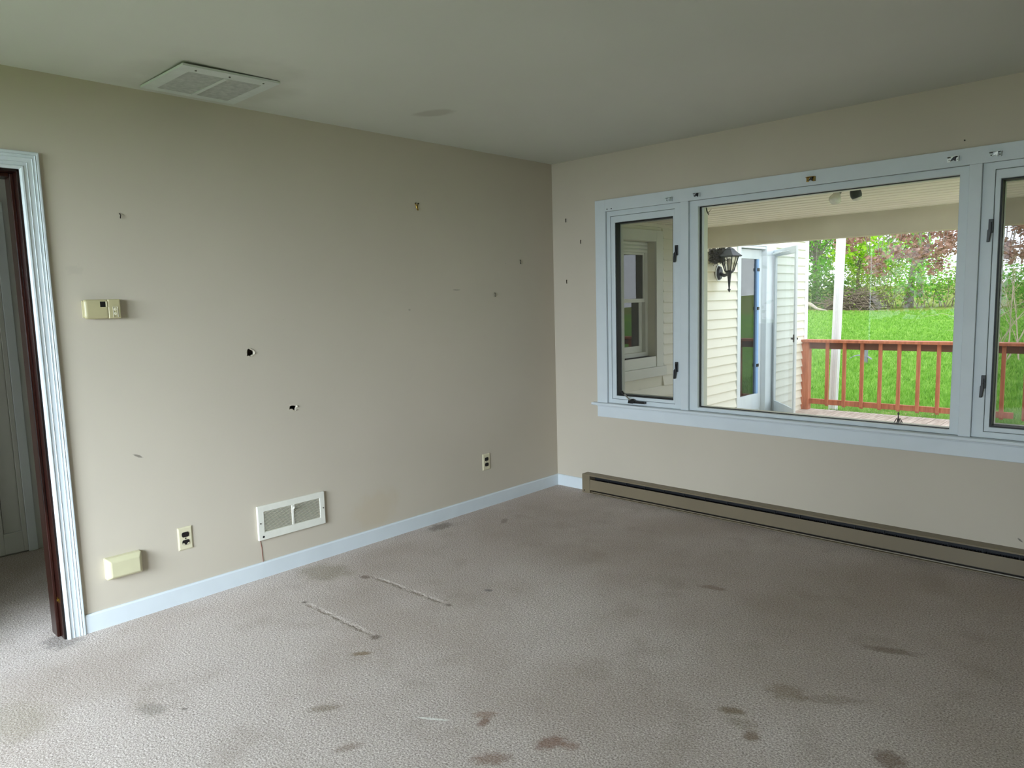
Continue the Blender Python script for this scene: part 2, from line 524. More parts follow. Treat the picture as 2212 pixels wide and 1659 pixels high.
def tag(o, label, cat, group=None, kind=None):
    o['label'] = label
    o['category'] = cat
    if group:
        o['group'] = group
    if kind:
        o['kind'] = kind
    return o

def thing(name, label, cat, loc, group=None, kind=None):
    o = bpy.data.objects.new(name, None)
    o.empty_display_size = 0.05
    o.location = loc
    COL.objects.link(o)
    return tag(o, label, cat, group, kind)

def struct(o, label, cat):
    return tag(o, label, cat, None, 'structure')

B = MB
H = 2.44
XR, YB = 4.7, -6.1        # right wall, rear wall
WOX0, WOX1, WOZ0, WOZ1 = 0.47, 3.385, 0.672, 2.05      # window opening
DY0, DY1, DZ = -4.215, -3.405, 2.032                   # doorway opening in the left wall

# ------------------------------------------------------------------ room shell
fl = B().box((-1.75, YB - 0.12, -0.06), (XR + 0.12, 0.0, 0.0)).build('floor', 'carpet')
struct(fl, 'stained worn beige carpet floor of the empty room', 'floor')
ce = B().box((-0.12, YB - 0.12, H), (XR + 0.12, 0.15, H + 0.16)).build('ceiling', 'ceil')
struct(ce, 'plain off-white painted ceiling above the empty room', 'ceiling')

HOLE_A = [(-0.016, 0.011), (-0.013, 0.017), (-0.004, 0.021), (0.003, 0.015), (0.016, 0.010), (0.021, 0.002), (0.020, -0.010), (0.009, -0.014), (0.004, -0.018), (-0.008, -0.016), (-0.018, -0.017), (-0.016, -0.002)]
HOLE_B = [(-0.019, 0.012), (-0.005, 0.016), (0.010, 0.012), (0.020, 0.013), (0.021, 0.004), (0.016, -0.006), (0.008, -0.012), (0.001, -0.010), (-0.003, -0.003), (-0.012, -0.002), (-0.022, -0.004)]
HOLES = (((-2.461, 1.209), HOLE_A), ((-2.237, 0.888), HOLE_B))
wl = B()
xa, xb = -0.12, -0.107
wl.box((xa, DY1 + 0.006, 0), (xb, 0.15, H)).box((xa, DY0 - 0.006, DZ + 0.006), (xb, DY1 + 0.006, H)).box((xa, YB, 0), (xb, DY0 - 0.006, H))
# room-side wallboard: one sheet with the doorway notch and the two punched holes
outer = [(YB, 0), (DY0 - 0.006, 0), (DY0 - 0.006, DZ + 0.006), (DY1 + 0.006, DZ + 0.006), (DY1 + 0.006, 0), (0.15, 0), (0.15, H), (YB, H)]
loops = [outer] + [[(hy + p, hz + q) for p, q in poly] for (hy, hz), poly in HOLES]
flat = [p for lp in loops for p in lp]
tris = tessellate_polygon([[Vector((p[0], p[1], 0)) for p in lp] for lp in loops])
n0, nf = len(wl.v), len(flat)
wl.v += [(0.0, y, z) for y, z in flat] + [(-0.0127, y, z) for y, z in flat]
for t in tris:
    p, q, r_ = [flat[i] for i in t]
    if (q[0] - p[0]) * (r_[1] - p[1]) - (q[1] - p[1]) * (r_[0] - p[0]) < 0:
        t = t[::-1]
    wl.f.append(tuple(n0 + i for i in t))
    wl.f.append(tuple(n0 + nf + i for i in t[::-1]))
off = 0
for lp in loops:
    n = len(lp)
    for i in range(n):
        p, q = n0 + off + i, n0 + off + (i + 1) % n
        wl.f.append((p, p + nf, q + nf, q))
    off += n
wl = wl.build('wall_left', 'wall_l')
struct(wl, 'long beige wall with two punched holes, an outlet pair and a register', 'wall')
# torn paper edges of the two holes
rnd = random.Random(3)
for (hy, hz), poly, edges in ((HOLES[0][0], HOLE_A, (2, 3, 4, 5, 6, 7, 8, 11)), (HOLES[1][0], HOLE_B, (3, 5, 6, 7, 8))):
    t = B()
    for e in edges:
        a, b = poly[e], poly[(e + 1) % len(poly)]
        n = Vector((b[1] - a[1], -(b[0] - a[0]), 0)).normalized()
        mid = ((a[0] + b[0]) / 2, (a[1] + b[1]) / 2)
        out = 1 if n.x * mid[0] + n.y * mid[1] > 0 else -1
        q = rnd.uniform(0.002, 0.006) * out
        lift = rnd.uniform(0.003, 0.008)
        t.add([(0.0006, hy + a[0], hz + a[1]), (0.0006, hy + b[0], hz + b[1]),
               (lift, hy + b[0] + n.x * q * .6, hz + b[1] + n.y * q * .6), (lift * .8, hy + a[0] + n.x * q, hz + a[1] + n.y * q)],
              [(0, 1, 2, 3)])
    t.build('torn_paper_edge', 'paper', wl)

ww = B()
ww.box((-0.12, 0, 0), (WOX0, 0.15, H)).box((WOX1, 0, 0), (XR + 0.12, 0.15, H))
ww.box((WOX0, 0, 0), (WOX1, 0.15, WOZ0)).box((WOX0, 0, WOZ1), (WOX1, 0.15, H))
struct(ww.build('wall_window', 'wall_w'), 'beige wall holding the wide triple window above the heater', 'wall')
struct(B().box((XR, YB, 0), (XR + 0.12, 0, H)).build('wall_right', 'wall_o'), 'plain beige side wall out of frame on the right', 'wall')
RX0, RX1, RZ0, RZ1 = 0.3, 1.95, 0.72, 2.08
GX0, GX1 = 2.05, 3.0
rw = B().box((-0.12, YB - 0.12, 0), (RX0, YB, H)).box((GX1, YB - 0.12, 0), (XR + 0.12, YB, H)).box((RX1, YB - 0.12, 0), (GX0, YB, H))
rw.box((RX0, YB - 0.12, 0), (RX1, YB, RZ0)).box((RX0, YB - 0.12, RZ1), (RX1, YB, H)).box((GX0, YB - 0.12, RZ1), (GX1, YB, H))
struct(rw.build('wall_rear', 'wall_o'), 'plain beige wall behind the photographer with a window and an added glazed opening', 'wall')
w4 = thing('window_4', 'rear wall window behind the photographer', 'window', (1.12, YB, RZ0), kind='structure')
B().ring(RX0, RX1, RZ0, RZ1, RX0 + 0.05, RX1 - 0.05, RZ0 + 0.05, RZ1 - 0.05, YB - 0.09, YB - 0.02).build('frame', 'vinyl', w4, 0.003)
B().box((RX0 + 0.05, YB - 0.058, RZ0 + 0.05), (RX1 - 0.05, YB - 0.054, RZ1 - 0.05)).build('glass_pane', 'glass', w4)
d5 = thing('added_light_opening', 'glazed opening added behind the photographer to brighten the room', 'door', (2.52, YB, 0), kind='structure')
B().ring(GX0, GX1, 0.0, RZ1, GX0 + 0.07, GX1 - 0.07, 0.10, RZ1 - 0.08, YB - 0.09, YB - 0.03).build('frame', 'vinyl', d5, 0.003)  # unseen glazing, added to throw more light onto floor and ceiling
B().box((GX0 + 0.06, YB - 0.062, 0.09), (GX1 - 0.06, YB - 0.058, RZ1 - 0.07)).build('glass_pane', 'glass', d5)

# hall behind the doorway
HX = -1.55
struct(B().box((HX - 0.12, YB, 0), (HX, -1.6, H)).build('wall_hall', 'hall'), 'dim grey hallway wall seen through the doorway', 'wall')
hw = B().box((HX, -1.72, 0), (-0.12, -1.6, H)).box((HX, YB - 0.12, 0), (-1.2, YB, H)).box((-0.5, YB - 0.12, 0), (-0.12, YB, H)).box((-1.2, YB - 0.12, 0), (-0.5, YB, 1.0)).box((-1.2, YB - 0.12, 2.0), (-0.5, YB, H))  # end wall opening is added to let the hall fill light in
struct(hw.build('wall_hall_end', 'hall'), 'end walls closing off the hallway', 'wall')
struct(B().box((HX - 0.12, YB - 0.12, H), (-0.12, -1.6, H + 0.16)).build('ceiling_hall', 'ceil'), 'ceiling over the dim hallway', 'ceiling')

# baseboards
bl = B()
bl.box((0, DY1 + 0.072, 0), (0.012, -0.0, 0.078)).prism([(0, 0.078), (0.012, 0.078), (0.008, 0.0853), (0, 0.0853)], lambda a, b: (a, DY1 + 0.072, b), lambda a, b: (a, 0, b))
struct(bl.build('baseboard_left', 'trim'), 'white baseboard along the left wall', 'baseboard')
bw = B().box((0.012, -0.012, 0), (0.293, 0, 0.078)).prism([(0, 0.078), (-0.012, 0.078), (-0.008, 0.0853), (0, 0.0853)], lambda a, b: (0.008, a, b), lambda a, b: (0.293, a, b))
struct(bw.build('baseboard_window', 'trim'), 'short white baseboard between the room corner and the heater', 'baseboard')

# ------------------------------------------------------------------ doorway
d1 = thing('door_1', 'doorway with dark brown jamb and white fluted casing', 'doorway', (0, -3.4, 0), kind='structure')
prof = [(0.0, 0.000), (0.0, 0.009), (0.006, 0.014), (0.012, 0.015), (0.015, 0.0105), (0.026, 0.0105), (0.028, 0.013), (0.030, 0.0105),
        (0.045, 0.0105), (0.047, 0.0145), (0.050, 0.012), (0.056, 0.0125), (0.058, 0.0185), (0.061, 0.015), (0.064, 0.018), (0.070, 0.018), (0.073, 0.015), (0.073, 0.0)]
c = B()
# right leg, left leg and head, mitred at 45 degrees
c.prism(prof, lambda a, b: (b, DY1 + a, 0), lambda a, b: (b, DY1 + a, DZ + a))
c.prism([(p, q) for p, q in prof][::-1], lambda a, b: (b, DY0 - a, 0), lambda a, b: (b, DY0 - a, DZ + a))
c.prism(prof, lambda a, b: (b, DY0 - a, DZ + a), lambda a, b: (b, DY1 + a, DZ + a))
c.build('casing', 'trim', d1)
j = B()
for ya, yb in ((DY1 - 0.010, DY1 + 0.008), (DY0 - 0.008, DY0 + 0.010)):
    j.box((-0.135, ya, 0), (-0.0005, yb, DZ + 0.01))
j.box((-0.135, DY0, DZ - 0.010), (-0.0005, DY1, DZ + 0.01))
j.build('jamb', 'jamb', d1, 0.002)
j = B()
j.box((-0.135, DY1 - 0.024, 0), (-0.055, DY1 - 0.0102, DZ - 0.011)).box((-0.135, DY0 + 0.0102, 0), (-0.055, DY0 + 0.024, DZ - 0.011))
j.box((-0.135, DY0 + 0.024, DZ - 0.026), (-0.055, DY1 - 0.024, DZ - 0.0102))
j.build('door_stop', 'jamb', d1, 0.003)
B().box((-0.05, DY1 - 0.0125, 0.166), (-0.02, DY1 - 0.0102, 0.186)).tube([(-0.035, DY1 - 0.012, 0.176), (-0.035, DY1 - 0.017, 0.176)], 0.006, 8).build('catch_screw', 'brass', d1)

d2 = thing('door_2', 'dim white panelled closet door across the hallway', 'door', (HX, -3.4, 0), kind='structure')
B().box((HX, -3.198, 0), (HX + 0.018, -3.150, 2.03)).box((HX, -4.05, 2.03), (HX + 0.018, -3.150, 2.09)).box((HX, -4.05, 0), (HX + 0.018, -3.99, 2.03)).build('casing', 'trim', d2, 0.003)
lf = B()
lf.box((HX, -3.222, 0.01), (HX + 0.014, -3.199, 2.03)).box((HX, -3.39, 0.01), (HX + 0.014, -3.318, 2.03)).box((HX, -3.318, 0.01), (HX + 0.014, -3.222, 0.135))
lf.box((HX, -3.318, 1.9), (HX + 0.014, -3.222, 2.03)).box((HX, -3.98, 0.01), (HX + 0.014, -3.39, 2.03))
lf.build('door_leaf', 'hall', d2, 0.002)
B().box((HX, -3.314, 0.14), (HX + 0.005, -3.226, 1.895)).build('door_panel', 'hall', d2)

# ------------------------------------------------------------------ triple window
T0, T1 = 0.408, 3.446
t1 = thing('trim_1', 'white flat casing, sill and apron around the triple window', 'window trim', (1.93, 0, 0.58), kind='structure')
YF = -0.018
B().box((T0, YF, 0.684), (0.497, 0, 2.125)).box((3.357, YF, 0.684), (T1, 0, 2.125)).box((0.497, YF, 2.043), (3.357, 0, 2.125)).build('casing', 'trim', t1, 0.002)
B().box((1.094, YF, 0.684), (1.151, 0.03, 2.043)).build('mullion_cover', 'trim', t1, 0.002)
B().box((2.704, YF, 0.684), (2.759, 0.03, 2.043)).build('mullion_cover', 'trim', t1, 0.002)
B().box((0.369, -0.045, 0.664), (3.485, 0.03, 0.684)).build('stool', 'trim', t1, 0.006, seg=3)
B().box((T0, YF, 0.578), (T1, 0, 0.664)).box((T0 + 0.0, -0.024, 0.655), (T1, YF, 0.664)).build('apron', 'trim', t1, 0.003)
B().box((0.497, -0.004, 0.674), (3.357, 0.15, 0.684)).build('sill_board', 'trim', t1)

def lock(px, z, side, parent):
    """black sash lock: plate plus hanging lever"""
    b = B()
    b.box((px - 0.009, -0.014, z), (px + 0.011, 0.0, z + 0.066))
    lk = b.build('lock', 'blackpl', parent, 0.002)
    l = B()
    l.prism([(px + 0.004, z + 0.052), (px + 0.002, z + 0.028), (px - 0.010 * side, z + 0.012), (px - 0.012 * side, z - 0.045), (px - 0.001 * side, z - 0.045), (px + 0.006, z + 0.010)],
            lambda a, c_: (a, -0.013, c_), lambda a, c_: (a, -0.027, c_))
    l.build('lever', 'blackpl', lk, 0.002)

def casement(name, label, ox0, ox1, gx0, gx1, lockx, side, mirror):
    w = thing(name, label, 'window', ((ox0 + ox1) / 2, 0, 0.684), kind='structure')
    fl_, fr = (0.030, 0.052) if not mirror else (0.052, 0.030)
    B().ring(ox0, ox1, 0.684, 2.043, ox0 + fl_, ox1 - fr, 0.715, 2.008, 0.0, 0.12).build('frame', 'vinyl', w, 0.002)
    sx0, sx1 = ox0 + fl_ + 0.0015, ox1 - fr - 0.0015
    B().ring(sx0, sx1, 0.7165, 2.0065, gx0, gx1, 0.740, 1.962, 0.004, 0.060).build('sash', 'vinyl', w, 0.003)
    B().ring(gx0 - 0.001, gx1 + 0.001, 0.739, 1.963, gx0 + 0.007, gx1 - 0.007, 0.747, 1.955, 0.012, 0.058).build('gasket', 'black', w)
    g = 0.010
    B().ring(sx0 + 0.01, sx1 - 0.01, 0.724, 1.999, gx0 + g, gx1 - g, 0.750, 1.952, 0.062, 0.098).build('outer_sash', 'ext_trim', w, 0.002)
    B().box((gx0 + 0.002, 0.040, 0.742), (gx1 - 0.002, 0.044, 1.960)).build('glass_pane', 'glass', w)
    B().add([(gx0, 0.050, 0.740), (gx1, 0.050, 0.740), (gx1, 0.050, 1.962), (gx0, 0.050, 1.962)], [(0, 1, 2, 3)]).build('insect_screen', 'screen', w)
    lock(lockx, 1.705, side, w)
    lock(lockx, 0.936, side, w)
    return w
wA = casement('window_1', 'narrow casement at the left of the triple window with crank handle', 0.497, 1.094, 0.5625, 1.027, 1.058, 1, False)
wC = casement('window_3', 'casement at the right of the triple window, cut by the frame edge', 2.759, 3.357, 2.835, 3.30, 2.803, 1, True)
def crank(w, x):
    b = B()
    b.box((x, -0.028, 0.700), (x + 0.125, -0.002, 0.716))
    b.prism([(x - 0.012, 0.698), (x + 0.03, 0.698), (x + 0.05, 0.716), (x + 0.02, 0.730), (x - 0.005, 0.722)], lambda a, c_: (a, -0.006, c_), lambda a, c_: (a, -0.034, c_))
    cr_ = b.build('crank', 'blackpl', w, 0.003)
    B().tube([(x + 0.012, -0.036, 0.722), (x - 0.012, -0.052, 0.752), (x - 0.022, -0.060, 0.766)], [0.0055, 0.005, 0.005], 8).build('crank_arm', 'steel', cr_)
    B().tube([(x - 0.021, -0.060, 0.765), (x - 0.030, -0.066, 0.778), (x - 0.037, -0.071, 0.788)], [0.006, 0.008, 0.007], 10).build('crank_knob', 'blackpl', cr_)
crank(wA, 0.694)
w2 = thing('window_2', 'large fixed picture pane in the middle of the triple window', 'window', (1.93, 0, 0.684), kind='structure')
B().ring(1.151, 2.704, 0.684, 2.043, 1.2085, 2.660, 0.708, 2.004, 0.002, 0.10).build('frame', 'vinyl', w2, 0.003)
B().ring(1.2075, 2.661, 0.707, 2.005, 1.2125, 2.656, 0.712, 2.000, 0.028, 0.046).build('gasket', 'black', w2)
B().ring(1.2080, 2.6605, 0.7075, 2.0045, 1.228, 2.655, 0.7105, 1.999, 0.050, 0.096).build('outer_stop', 'ext_trim', w2)
B().box((1.2083, 0.036, 0.7083), (2.6602, 0.040, 2.0037)).build('glass_pane', 'glass', w2)

# little things on the window
b = B()
rr_ = random.Random(11)
for a_ in range(7):
    t_ = a_ * 0.9
    b.tube([(2.4, 0.07, 0.717), (2.4 + 0.010 * math.cos(t_), 0.07 + 0.008 * math.sin(t_), 0.735), (2.4 + 0.022 * math.cos(t_), 0.07 + 0.015 * math.sin(t_), 0.712)], 0.0018, 5)
b.tube([(2.4, 0.07, 0.712), (2.399, 0.07, 0.760)], [0.006, 0.002], 6)
b.lathe([(0.002, 0.752), (0.006, 0.760), (0.002, 0.770)], Matrix.Translation((2.399, 0.07, 0)), 8)
tag(b.build('dried_weed', 'nail'), 'tiny dark dried weed standing on the outer sill of the picture window', 'weed')

tw = B().tube([(1.236, 0.06, 1.998), (1.243, 0.058, 1.975), (1.254, 0.06, 1.950)], [0.003, 0.004, 0.002], 5)
tw.tube([(1.250, 0.059, 1.960), (1.258, 0.062, 1.972), (1.272, 0.06, 1.984)], [0.002, 0.0015, 0.001], 5)
tag(tw.build('forked_twig', 'nail'), 'tiny dark forked twig caught at the upper left corner of the picture window', 'twig')

# curtain brackets on the head casing
def bracket(x, z, mat, matb, label, style):
    t = thing('curtain_bracket', label, 'curtain bracket', (x, YF, z), 'curtain rod brackets on the window head casing')
    b = B()
    w_, h_ = 0.026, 0.013
    if style != 'stub':
        b.box((x - w_, YF - 0.002, z - h_), (x - w_ + 0.015, YF, z + h_)).box((x + w_ - 0.015, YF - 0.002, z - h_), (x + w_, YF, z + h_))
        b.box((x - w_, YF - 0.002, z + h_ - 0.006), (x + w_, YF, z + h_))
        b.box((x - w_, YF - 0.020, z + h_ - 0.002), (x + w_, YF - 0.0021, z + h_))
        b.box((x + w_ - 0.002, YF - 0.020, z - h_), (x + w_, YF - 0.0021, z + h_ - 0.0021))
        b.build('plate', mat, t)
        B().prism([(x - 0.012, z - h_ * .7), (x + 0.004, z + h_ - 0.003), (x + 0.012, z + h_ - 0.003), (x + 0.010, z - h_ * .9), (x + 0.003, z - h_ * .3)],
                  lambda a, c_: (a, YF - 0.003, c_), lambda a, c_: (a, YF - 0.016, c_)).build('clip', matb, t)
    for sx in (-1, 1):
        B().tube([(x + sx * 0.018, YF, z - 0.003), (x + sx * 0.018, YF - 0.004, z - 0.003)], 0.003 if style != 'stub' else 0.0035, 8).build('screw', 'nail' if style != 'bright' else 'steel_d', t)
bracket(0.534, 2.061, 'trim', 'trim', 'pair of bare screws left at the far left of the window head', 'stub')
bracket(1.014, 2.068, 'trim', 'trim', 'white bracket above the left casement, beside the first mullion', 'white')
bracket(1.213, 2.073, 'trim', 'blackpl', 'white bracket with dark clip at the left end of the picture window head', 'dark')
bracket(1.930, 2.076, 'brass', 'blackpl', 'brassy bracket with dark clip above the middle of the picture window', 'dark')
bracket(2.633, 2.080, 'steel', 'blackpl', 'bright steel bracket at the right end of the picture window head', 'bright')
bracket(2.811, 2.077, 'trim', 'steel', 'white bracket with shiny clip above the right casement', 'white')

# ------------------------------------------------------------------ wall fittings
def outlet(y, z, label, broken):
    t = thing('wall_outlet', label, 'outlet', (0, y, z), 'duplex outlets on the left wall')
    b = B()
    w_, h_, d_ = 0.035, 0.057, 0.006
    o = [(-w_, -h_), (w_, -h_), (w_, h_), (-w_, h_)]
    i = [(-w_ + .006, -h_ + .006), (w_ - .006, -h_ + .006), (w_ - .006, h_ - .006), (-w_ + .006, h_ - .006)]
    vs = [(0, y + a, z + c_) for a, c_ in o] + [(0.003, y + a, z + c_) for a, c_ in o] + [(d_, y + a, z + c_) for a, c_ in i]
    fs = [(0, 1, 5, 4), (1, 2, 6, 5), (2, 3, 7, 6), (3, 0, 4, 7), (4, 5, 9, 8), (5, 6, 10, 9), (6, 7, 11, 10), (7, 4, 8, 11), (8, 9, 10, 11)]
    b.add(vs, fs).build('cover_plate', 'ivory', t)
    for s_ in (1, -1):
        zc = z + s_ * 0.0195
        poly = []
        for q in range(24):
            a = 2 * math.pi * q / 24
            poly.append((max(-0.0172, min(0.0172, 0.0172 * 1.05 * math.cos(a))), max(-0.0122, min(0.0122, 0.0172 * math.sin(a)))))
        rc = B().prism(poly, lambda a, c_: (d_ - 0.001, y + a, zc + c_), lambda a, c_: (d_ + 0.002, y + a, zc + c_)).build('receptacle', 'outlet_dark', t)
        sl = B()
        for q in (-1, 1):
            sl.box((d_ + 0.002, y + q * 0.0065 - 0.001, zc - 0.003), (d_ + 0.0026, y + q * 0.0065 + 0.001, zc + 0.006))
        sl.build('slot', 'darkhole', rc)
        if broken and s_ == -1:
            bb = B()
            for q in (-1, 1):
                bb.prism([(q * 0.004, -0.011), (q * 0.015, -0.010), (q * 0.0165, -0.002), (q * 0.009, -0.003)], lambda a, c_: (d_ + 0.002, y + a, zc + c_), lambda a, c_: (d_ + 0.0028, y + a, zc + c_))
            bb.build('chipped_corner', 'ivory', rc)
    B().tube([(d_ - 0.001, y, z), (d_ + 0.0015, y, z)], 0.0032, 10).build('screw', 'steel_d', t)
outlet(-2.864, 0.3205, 'ivory duplex outlet with chipped lower socket near the register', True)
outlet(-0.779, 0.3217, 'ivory duplex outlet with two dark sockets nearest the room corner', False)

# thermostat
ty0, ty1, tz0, tz1 = -3.222, -3.075, 1.409, 1.495
t = thing('thermostat', 'beige rounded thermostat with small dark display on the left wall', 'thermostat', (0, -3.15, 1.409))
sp = ty0 + 0.69 * (ty1 - ty0)
B().box((0, ty0 - 0.001, tz0 + 0.006), (0.008, ty1 - 0.006, tz1 - 0.004)).build('base_plate', 'beige', t, 0.003)
B().box((0.006, ty0, tz0), (0.036, sp - 0.0007, tz1)).build('cover', 'beige', t, 0.013, seg=5)
B().box((0.006, sp - 0.006, tz0), (0.036, ty1, tz1)).box((0.006, sp, tz0), (0.0345, sp + 0.01, tz1)).build('side_cover', 'beige', t, 0.013, seg=5)
wy = ty0 + 0.43 * (ty1 - ty0)
B().box((0.0355, wy, tz1 - 0.034), (0.0368, wy + 0.022, tz1 - 0.010)).build('display', 'blackpl', t)
B().box((0.0355, wy + 0.022, tz1 - 0.034), (0.0375, wy + 0.028, tz1 - 0.010)).build('display_bezel', 'ivory', t)
by = ty0 + 0.80 * (ty1 - ty0)
fr = B().ring(by - 0.004, by + 0.017, tz0 + 0.006, tz1 - 0.034, by - 0.002, by + 0.015, tz0 + 0.006, tz1 - 0.036, 0.0, 0.0025)
fr.v = [(0.0355 + v_[1], v_[0], v_[2]) for v_ in fr.v]
fr.build('button_well', 'grille_d', t)
for zc in (tz0 + 0.041, tz0 + 0.022):
    B().lathe([(0.0075, 0.0), (0.0075, 0.0015), (0.005, 0.003)], Matrix.Translation((0.0350, by + 0.0065, zc)) @ Matrix.Rotation(math.radians(90), 4, 'Y'), 16).build('button', 'ivory', t)

# low cream cover box
b = B()
y0, y1, z0, z1 = -3.232, -3.078, 0.222, 0.322
o = [(y0, z0), (y1, z0), (y1, z1), (y0, z1)]
i = [(y0 + .018, z0 + .010), (y1 - .012, z0 + .010), (y1 - .012, z1 - .018), (y0 + .018, z1 - .018)]
vs = [(0, a, c_) for a, c_ in o] + [(0.026, a, c_) for a, c_ in o] + [(0.042, a, c_) for a, c_ in i]
b.add(vs, [(0, 1, 5, 4), (1, 2, 6, 5), (2, 3, 7, 6), (3, 0, 4, 7), (4, 5, 9, 8), (5, 6, 10, 9), (6, 7, 11, 10), (7, 4, 8, 11), (8, 9, 10, 11)])
tag(b.build('wall_cover_box', 'cream', None, 0.005, seg=3), 'blank cream plastic box low on the left wall beside the doorway', 'cover box')

# return-air register low on the wall
gy0, gy1, gz0, gz1 = -2.490, -2.085, 0.206, 0.392
iy0, iy1, iz0, iz1 = gy0 + 0.036, gy1 - 0.032, gz0 + 0.042, gz1 - 0.034
t = thing('wall_register', 'white louvred air register low on the left wall', 'air register', (0, -2.29, gz0))
def yz_ring(a0, a1, c0, c1, ia0, ia1, ic0, ic1, x0, x1):
    m_ = B().ring(a0, a1, c0, c1, ia0, ia1, ic0, ic1, x0, x1)
    m_.v = [(p[1], p[0], p[2]) for p in m_.v]
    m_.f = [q[::-1] for q in m_.f]
    return m_
yz_ring(gy0, gy1, gz0, gz1, iy0, iy1, iz0, iz1, 0.0, 0.016).build('frame', 'grille', t, 0.003)
mid = (iy0 + iy1) / 2
NS = 17
for (a, c_) in ((iy0, mid - 0.0065), (mid + 0.0065, iy1)):
    l = B()
    for q in range(NS):
        z_ = iz0 + (q + 0.5) * (iz1 - iz0) / NS
        l.add([(0.006, a, z_ + 0.0014), (0.006, c_, z_ + 0.0014), (0.0145, c_, z_ + 0.0008), (0.0145, a, z_ + 0.0008),
               (0.006, a, z_ - 0.0008), (0.006, c_, z_ - 0.0008), (0.0145, c_, z_ - 0.0016), (0.0145, a, z_ - 0.0016)],
              [(0, 1, 2, 3), (7, 6, 5, 4), (3, 2, 6, 7), (0, 3, 7, 4), (1, 5, 6, 2)])
    l.build('louvres', 'grille_d', t)
B().box((0.0005, iy0, iz0), (0.0025, iy1, iz1)).build('back', 'darkhole', t)
B().box((0.003, mid - 0.0065, iz0), (0.0165, mid + 0.0065, iz1)).build('mullion', 'grille', t, 0.002)
lv = B().tube([(0.017, mid + 0.001, iz1 - 0.025), (0.032, mid, iz1 - 0.012), (0.034, mid - 0.001, iz1 + 0.008)], [0.004, 0.0045, 0.004], 8)
lv.box((0.016, mid - 0.006, iz1 - 0.034), (0.0195, mid + 0.006, iz1 - 0.018))
lv.build('damper_lever', 'grille', t)
for (a, c_) in ((gy0 + 0.014, (gz0 + gz1) / 2), (gy1 - 0.012, (gz0 + gz1) / 2)):
    B().tube([(0.0155, a, c_), (0.018, a, c_)], 0.004, 8).build('screw', 'steel_d', t)
B().tube([(0.0156, gy0 + 0.026, gz0 + 0.018), (0.0164, gy0 + 0.026, gz0 + 0.018)], 0.0062, 12).build('knockout_hole', 'darkhole', t)
tag(B().tube([(0.002, -2.478, 0.205), (0.002, -2.472, 0.16), (0.002, -2.472, 0.12), (0.004, -2.470, 0.086)], 0.0013, 6).build('thin_wire', 'wirered'), 'thin reddish wire hanging from the register to the baseboard', 'wire')

# nails and hooks
def nail(pts, rad, mat, name, label, cat, grp=None):
    tag(B().tube(pts, rad, 6).build(name, mat), label, cat, grp)
def hook(y, z, label):
    nail([(-0.004, y, z + 0.008), (0.004, y, z + 0.009), (0.010, y + 0.002, z + 0.002), (0.007, y + 0.001, z - 0.008), (0.010, y, z - 0.012)], 0.0022, 'nail', 'wall_hook', label, 'hook', 'small hooks left in the walls')
hook(-3.0345, 1.8686, 'small dark curled hook high on the left wall above the thermostat')
for (y, z, lb) in ((-0.3753, 1.7142, 'dark bent nail on the left wall, the one nearest the room corner'), (-0.6458, 1.4827, 'dark bent nail on the left wall, lower and left of another')):
    nail([(-0.004, y, z + 0.012), (0.006, y, z + 0.014), (0.009, y, z + 0.008), (0.006, y - 0.001, z - 0.010), (0.009, y + 0.001, z - 0.014)], 0.0024, 'nail', 'bent_nail', lb, 'nail', 'bent nails left in the walls')
for (x, z, lb) in ((0.1311, 2.0155, 'dark bent nail left of the window, the topmost of three'), (0.2661, 1.8501, 'dark bent nail left of the window, the one nearest the casing'), (0.1291, 1.5672, 'dark bent nail left of the window, the lowest of three')):
    nail([(x, 0.004, z + 0.012), (x, -0.006, z + 0.014), (x + 0.001, -0.008, z + 0.004), (x, -0.005, z - 0.012)], 0.0026, 'nail', 'bent_nail', lb, 'nail', 'bent nails left in the walls')
t = thing('picture_hanger', 'brass V-shaped picture hanger high on the left wall', 'picture hanger', (0, -1.309, 2.037))
B().tube([(0.003, -1.322, 2.055), (0.003, -1.314, 2.040), (0.004, -1.311, 2.024)], 0.003, 6).tube([(0.003, -1.296, 2.055), (0.003, -1.304, 2.040), (0.004, -1.307, 2.024)], 0.003, 6).build('strap', 'brass', t)
B().tube([(0.003, -1.309, 2.026), (0.012, -1.309, 2.012), (0.014, -1.309, 2.022)], 0.0035, 6).build('hook', 'brass', t)
for y in (-1.320, -1.298):
    B().tube([(0, y, 2.054), (0.009, y, 2.056)], 0.0035, 8).build('nail_head', 'nail', t)
nail([(2.675, 0.003, 2.167), (2.675, -0.003, 2.167)], 0.004, 'nail', 'nail_head', 'tiny dark nail head in the wall above the picture window', 'nail')

